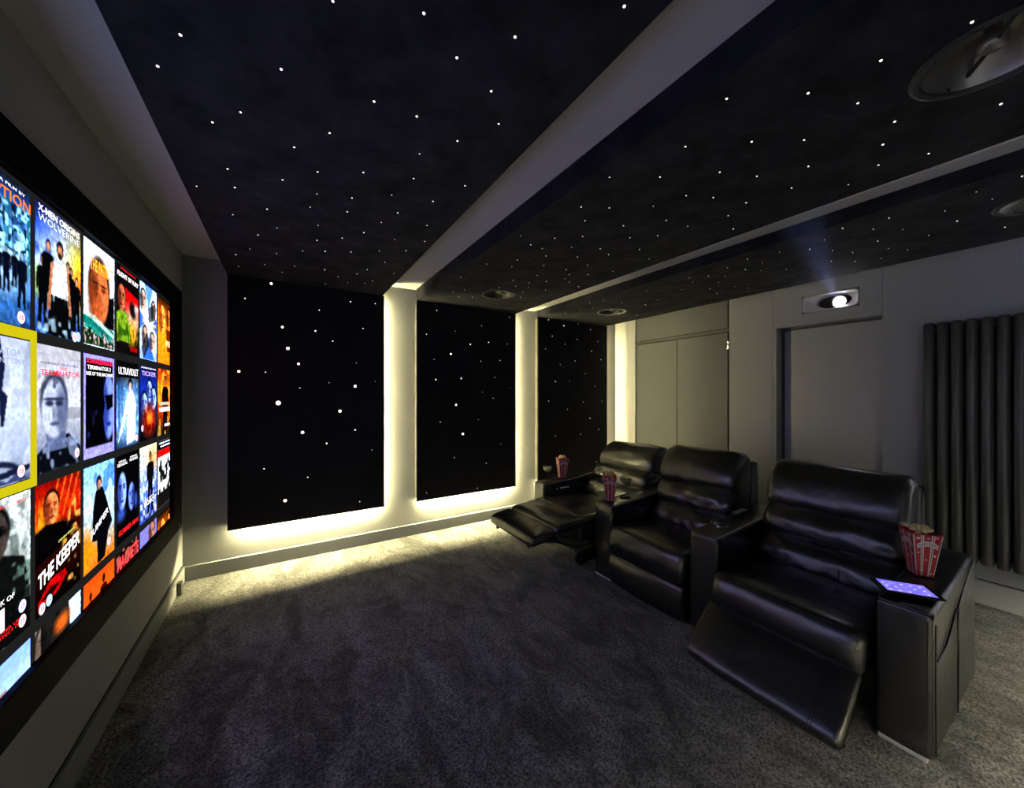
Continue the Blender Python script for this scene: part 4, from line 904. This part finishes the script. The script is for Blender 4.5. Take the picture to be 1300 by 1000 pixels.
# ------------------------------------------------------------------ things on the armrests
def popcorn_box():
    T = Thing('popcorn_carton', 'x', 'popcorn carton', (0, 0, 0), 'red striped popcorn cartons')
    b, t, h = .030, .052, .200
    def P(s, u, z, out=0.0):     # side s, u in -1..1, height 0..1
        w_ = b + (t - b) * z + out; a = s * PI / 2
        x, y = u * (b + (t - b) * z), -w_
        return (x * math.cos(a) - y * math.sin(a), x * math.sin(a) + y * math.cos(a), z * h)
    body = MB()
    n = 8
    for s in range(4):
        for k in range(n):
            u0, u1 = -1 + 2 * k / n, -1 + 2 * (k + 1) / n
            sc = lambda u: 1 + .035 * (abs(u) ** 2 - .55)   # scalloped rim
            body.add([P(s, u0, 0), P(s, u1, 0), P(s, u1, sc(u1)), P(s, u0, sc(u0))], [(0, 1, 2, 3)])
    body.add([P(0, -1, 0), P(0, 1, 0), P(2, -1, 0), P(2, 1, 0)], [(0, 1, 2, 3)])
    bo = T.part('carton', body, 'red')
    st = MB()
    def strip(s, u0, u1, z0=.0, z1=1.0):
        st.add([P(s, u0, z0, .0006), P(s, u1, z0, .0006), P(s, u1, z1, .0006), P(s, u0, z1, .0006)], [(0, 1, 2, 3)])
    for s in range(4):
        for (u0, u1) in ((-1, -.93), (.93, 1), (-.50, -.43), (-.36, -.26), (.26, .36), (.43, .50)): strip(s, u0, u1, .01, .975)
    T.part('stripe', st, 'white_card', bo)
    star = MB()
    def star5(s, u, z, r):
        pts = []
        for k in range(10):
            rr = r if k % 2 == 0 else r * .42; a = PI / 2 + k * PI / 5
            pts.append(P(s, u + rr * math.cos(a) / .040, z + rr * math.sin(a) / h, .0012))
        star.add(pts, [list(range(10))])
    for s in range(4):
        for (u, z, r) in ((-.68, .90, .009), (.62, .93, .006), (-.72, .56, .005), (.66, .50, .008), (-.05, .40, .006), (-.42, .14, .009), (.64, .08, .006), (.02, .90, .005)): star5(s, u, z, r)
    T.part('star_print', star, 'white_card', bo)
    ban = MB(); tx = MB()
    vs, fs = text_geo('POPCORN', .01)
    for s in range(4):
        m = 12; up = []; dn = []
        for k in range(m + 1):
            u = -.80 + 1.6 * k / m; arch = .06 * (1 - (u / .8) ** 2)
            dn.append(P(s, u, .655 + arch, .0016)); up.append(P(s, u, .755 + arch + .02 * (1 - (u / .8) ** 2), .0016))
        for k in range(m): ban.add([dn[k], dn[k + 1], up[k + 1], up[k]], [(0, 1, 2, 3)])
        q = []
        for a, c in vs:
            u = -.70 + 1.4 * a; arch = .06 * (1 - (u / .8) ** 2); q.append(P(s, u, .672 + arch + c * .070, .0022))
        tx.add(q, fs)
    T.part('banner_print', ban, 'white_card', bo); T.part('lettering', tx, mat('lettering_maroon', (.22, .02, .03), .5), bo)
    return T.root
def popcorn_heap():
    rnd = random.Random(5); mb = MB()
    for i in range(46):
        a = rnd.uniform(0, 2 * PI); rr = .043 * math.sqrt(rnd.random()); hh = .194 + .014 * (1 - rr / .045) + rnd.uniform(-.006, .006)
        c = (rr * math.cos(a) * .80, rr * math.sin(a) * .80, hh + .011)
        for k in range(4):
            o_ = [rnd.uniform(-.006, .006) for _ in range(3)]
            mb.sphere((c[0] + o_[0], c[1] + o_[1], c[2] + o_[2]), rnd.uniform(.0045, .0075), 6, 5)
    o = mb.obj('popcorn', 'corn'); tag(o, 'x', 'popcorn', 'popcorn in the cartons', 'stuff')
    return o
pc0 = popcorn_box(); ph0 = popcorn_heap()
spots = [(2.520, .450, .6165, math.radians(38), 'popcorn carton on the armrest nearest the radiator, beside the tablet', 'popcorn heaped in the carton nearest the radiator'),
         (2.225, 2.095, .6000, math.radians(45), 'popcorn carton on the armrest between the left and middle recliners', 'popcorn heaped in the carton between the left and middle recliners'),
         (2.430, 2.940, .6010, math.radians(68), 'popcorn carton on the far armrest in front of the star wall', 'popcorn heaped in the carton in front of the star wall')]
for i, (x, y, z, rzz, l1, l2) in enumerate(spots):
    c_ = pc0 if i == 0 else copy_tree(pc0); c_.location = (x, y, z); c_.rotation_euler = (0, 0, rzz); c_['label'] = l1
    k_ = ph0 if i == 0 else copy_tree(ph0); k_.location = (x, y, z); k_.rotation_euler = (0, 0, rzz + i); k_['label'] = l2

def coupe():
    T = Thing('coupe_glass', 'x', 'glass', (0, 0, 0), 'coupe glasses of pale wine')
    prof = [(0.001, .0), (.030, .0), (.032, .002), (.020, .005), (.006, .010), (.0035, .020), (.0032, .070), (.004, .085), (.010, .092), (.026, .099), (.040, .112), (.0465, .130), (.0475, .150), (.0463, .150), (.0452, .131), (.0388, .1135), (.025, .101), (.008, .095), (0.001, .0945)]
    T.part('glass', MB().lathe(prof, (0, 0, 0), 36), 'glass')
    wp = [(0.001, .0948), (.008, .0953), (.025, .1013), (.0386, .1138), (.0449, .1305), (.0450, .134), (0.001, .134)]
    T.part('wine', MB().lathe(wp, (0, 0, 0), 36), 'wine')
    return T.root
g0 = coupe()
g0.location = (2.425, 2.105, .6085); g0['label'] = 'coupe glass of pale wine on the armrest between the left and middle recliners'
g1 = copy_tree(g0); g1.location = (2.235, 2.935, .5885); g1['label'] = 'coupe glass of pale wine on the far armrest beside the star wall'

# remote control on the middle armrest
T = Thing('remote_control', 'black remote control with pale keys lying behind the silver cup holder', 'remote control', (2.66, 1.31, .6365))
mb = MB().bevbox(2.565, 2.755, 1.288, 1.334, .6365, .6545, .006, 2); rb = T.part('case', mb, 'plastic_black')
for i in range(7):
    for j in range(3):
        x = 2.580 + i * .020; y = 1.294 + j * .0135
        T.part('key', MB().bevbox(x, x + .011, y, y + .008, .6540, .6565, .0012, 1), 'key', rb)
T.root.rotation_euler = (0, math.radians(-2.0), 0)

# tablet on the near armrest
T = Thing('tablet_computer', 'black tablet with a glowing violet screen on the armrest nearest the radiator', 'tablet', (2.268, .448, .6125))
T.part('case', MB().bevbox(2.268 - .098, 2.268 + .098, .448 - .062, .448 + .062, .6125, .6205, .003, 2), 'black_metal')
sc_ = MB(); nn = 24; vs = []; cols = []
for j in range(nn + 1):
    for i in range(nn + 1):
        vs.append((2.268 - .078 + .156 * i / nn, .448 - .053 + .106 * j / nn, .6209))
        q = noise.noise(Vector((i * .22, j * .16, 3))) * .5 + .5
        cols += [.04 + .16 * q, .05 + .09 * q, .42 + .2 * q, 1]
fs = [(j * (nn + 1) + i, j * (nn + 1) + i + 1, (j + 1) * (nn + 1) + i + 1, (j + 1) * (nn + 1) + i) for j in range(nn) for i in range(nn)]
so = MB().add(vs, fs).obj('display', 'art', T.root, T.loc, fixn=False)
so.data.color_attributes.new('Col', 'FLOAT_COLOR', 'POINT').data.foreach_set('color', cols)
so['label'] = 'lit violet-blue display'
icm = emit('app_icon_white', (.62, .66, 1), 1.1)
for i in range(5):
    for j in range(3):
        x, y = 2.268 - .068 + i * .030, .448 - .046 + j * .034
        if (i + j) % 4 == 3: continue
        T.part('app_icon', MB().box(x, x + .009, y, y + .010, .6211, .6214), icm, so)
T.root.rotation_euler = (0, 0, math.radians(-56))

# ------------------------------------------------------------------ projector beam in the hazy air
bl = bpy.data.lights.new('projector_beam', 'SPOT'); bl.energy = 750; bl.color = (.30, .40, 1.0); bl.spot_size = math.radians(4.6); bl.spot_blend = 1.0; bl.shadow_soft_size = .02
bo_ = bpy.data.objects.new('projector_beam', bl); COL.objects.link(bo_)
P0 = Vector((XR - .03, 1.225, 2.270)); D = (Vector((-.64, .02, 2.02)) - P0).normalized()
bo_.location = P0; bo_.rotation_euler = D.to_track_quat('-Z', 'Y').to_euler()
hm = bpy.data.materials.new('thin_haze'); hm.use_nodes = True; nt = hm.node_tree; nt.nodes.clear()
o_ = nt.nodes.new('ShaderNodeOutputMaterial'); vsn = nt.nodes.new('ShaderNodeVolumeScatter'); vsn.inputs['Density'].default_value = .011; vsn.inputs['Anisotropy'].default_value = .55
nt.links.new(vsn.outputs[0], o_.inputs['Volume'])
hz = MB().tube([P0 + D * .06, P0 + D * 2.9], [.030, .150], 24).obj('haze', hm, None, tuple(P0)); hz.location = P0
tag(hz, 'faint blue haze lit by the projector beam, slanting up from the lens', 'haze', None, 'stuff')

# ------------------------------------------------------------------ world, camera, view
wd = bpy.data.worlds.new('night'); SC.world = wd; wd.use_nodes = True
wd.node_tree.nodes['Background'].inputs[0].default_value = (.01, .01, .012, 1)
cam = bpy.data.cameras.new('camera'); co = bpy.data.objects.new('camera', cam); COL.objects.link(co)
cam.sensor_width = 36; cam.lens = 465 / 1300 * 36; cam.clip_start = .02; cam.shift_y = 1 / 1300
co.location = (0, 0, 1.45); co.rotation_euler = (PI / 2, 0, -math.atan2(288, 465))
SC.camera = co
vs_ = SC.view_settings
SC.display_settings.display_device = 'sRGB'
vs_.view_transform = 'Standard'; vs_.look = 'None'; vs_.exposure = 0.0; vs_.gamma = 1.0; vs_.use_curve_mapping = False
cy = SC.cycles
cy.use_denoising = True
cy.max_bounces = 10; cy.diffuse_bounces = 6; cy.glossy_bounces = 5; cy.transmission_bounces = 10; cy.transparent_max_bounces = 16
cy.sample_clamp_indirect = 6.0; cy.caustics_reflective = False; cy.caustics_refractive = False
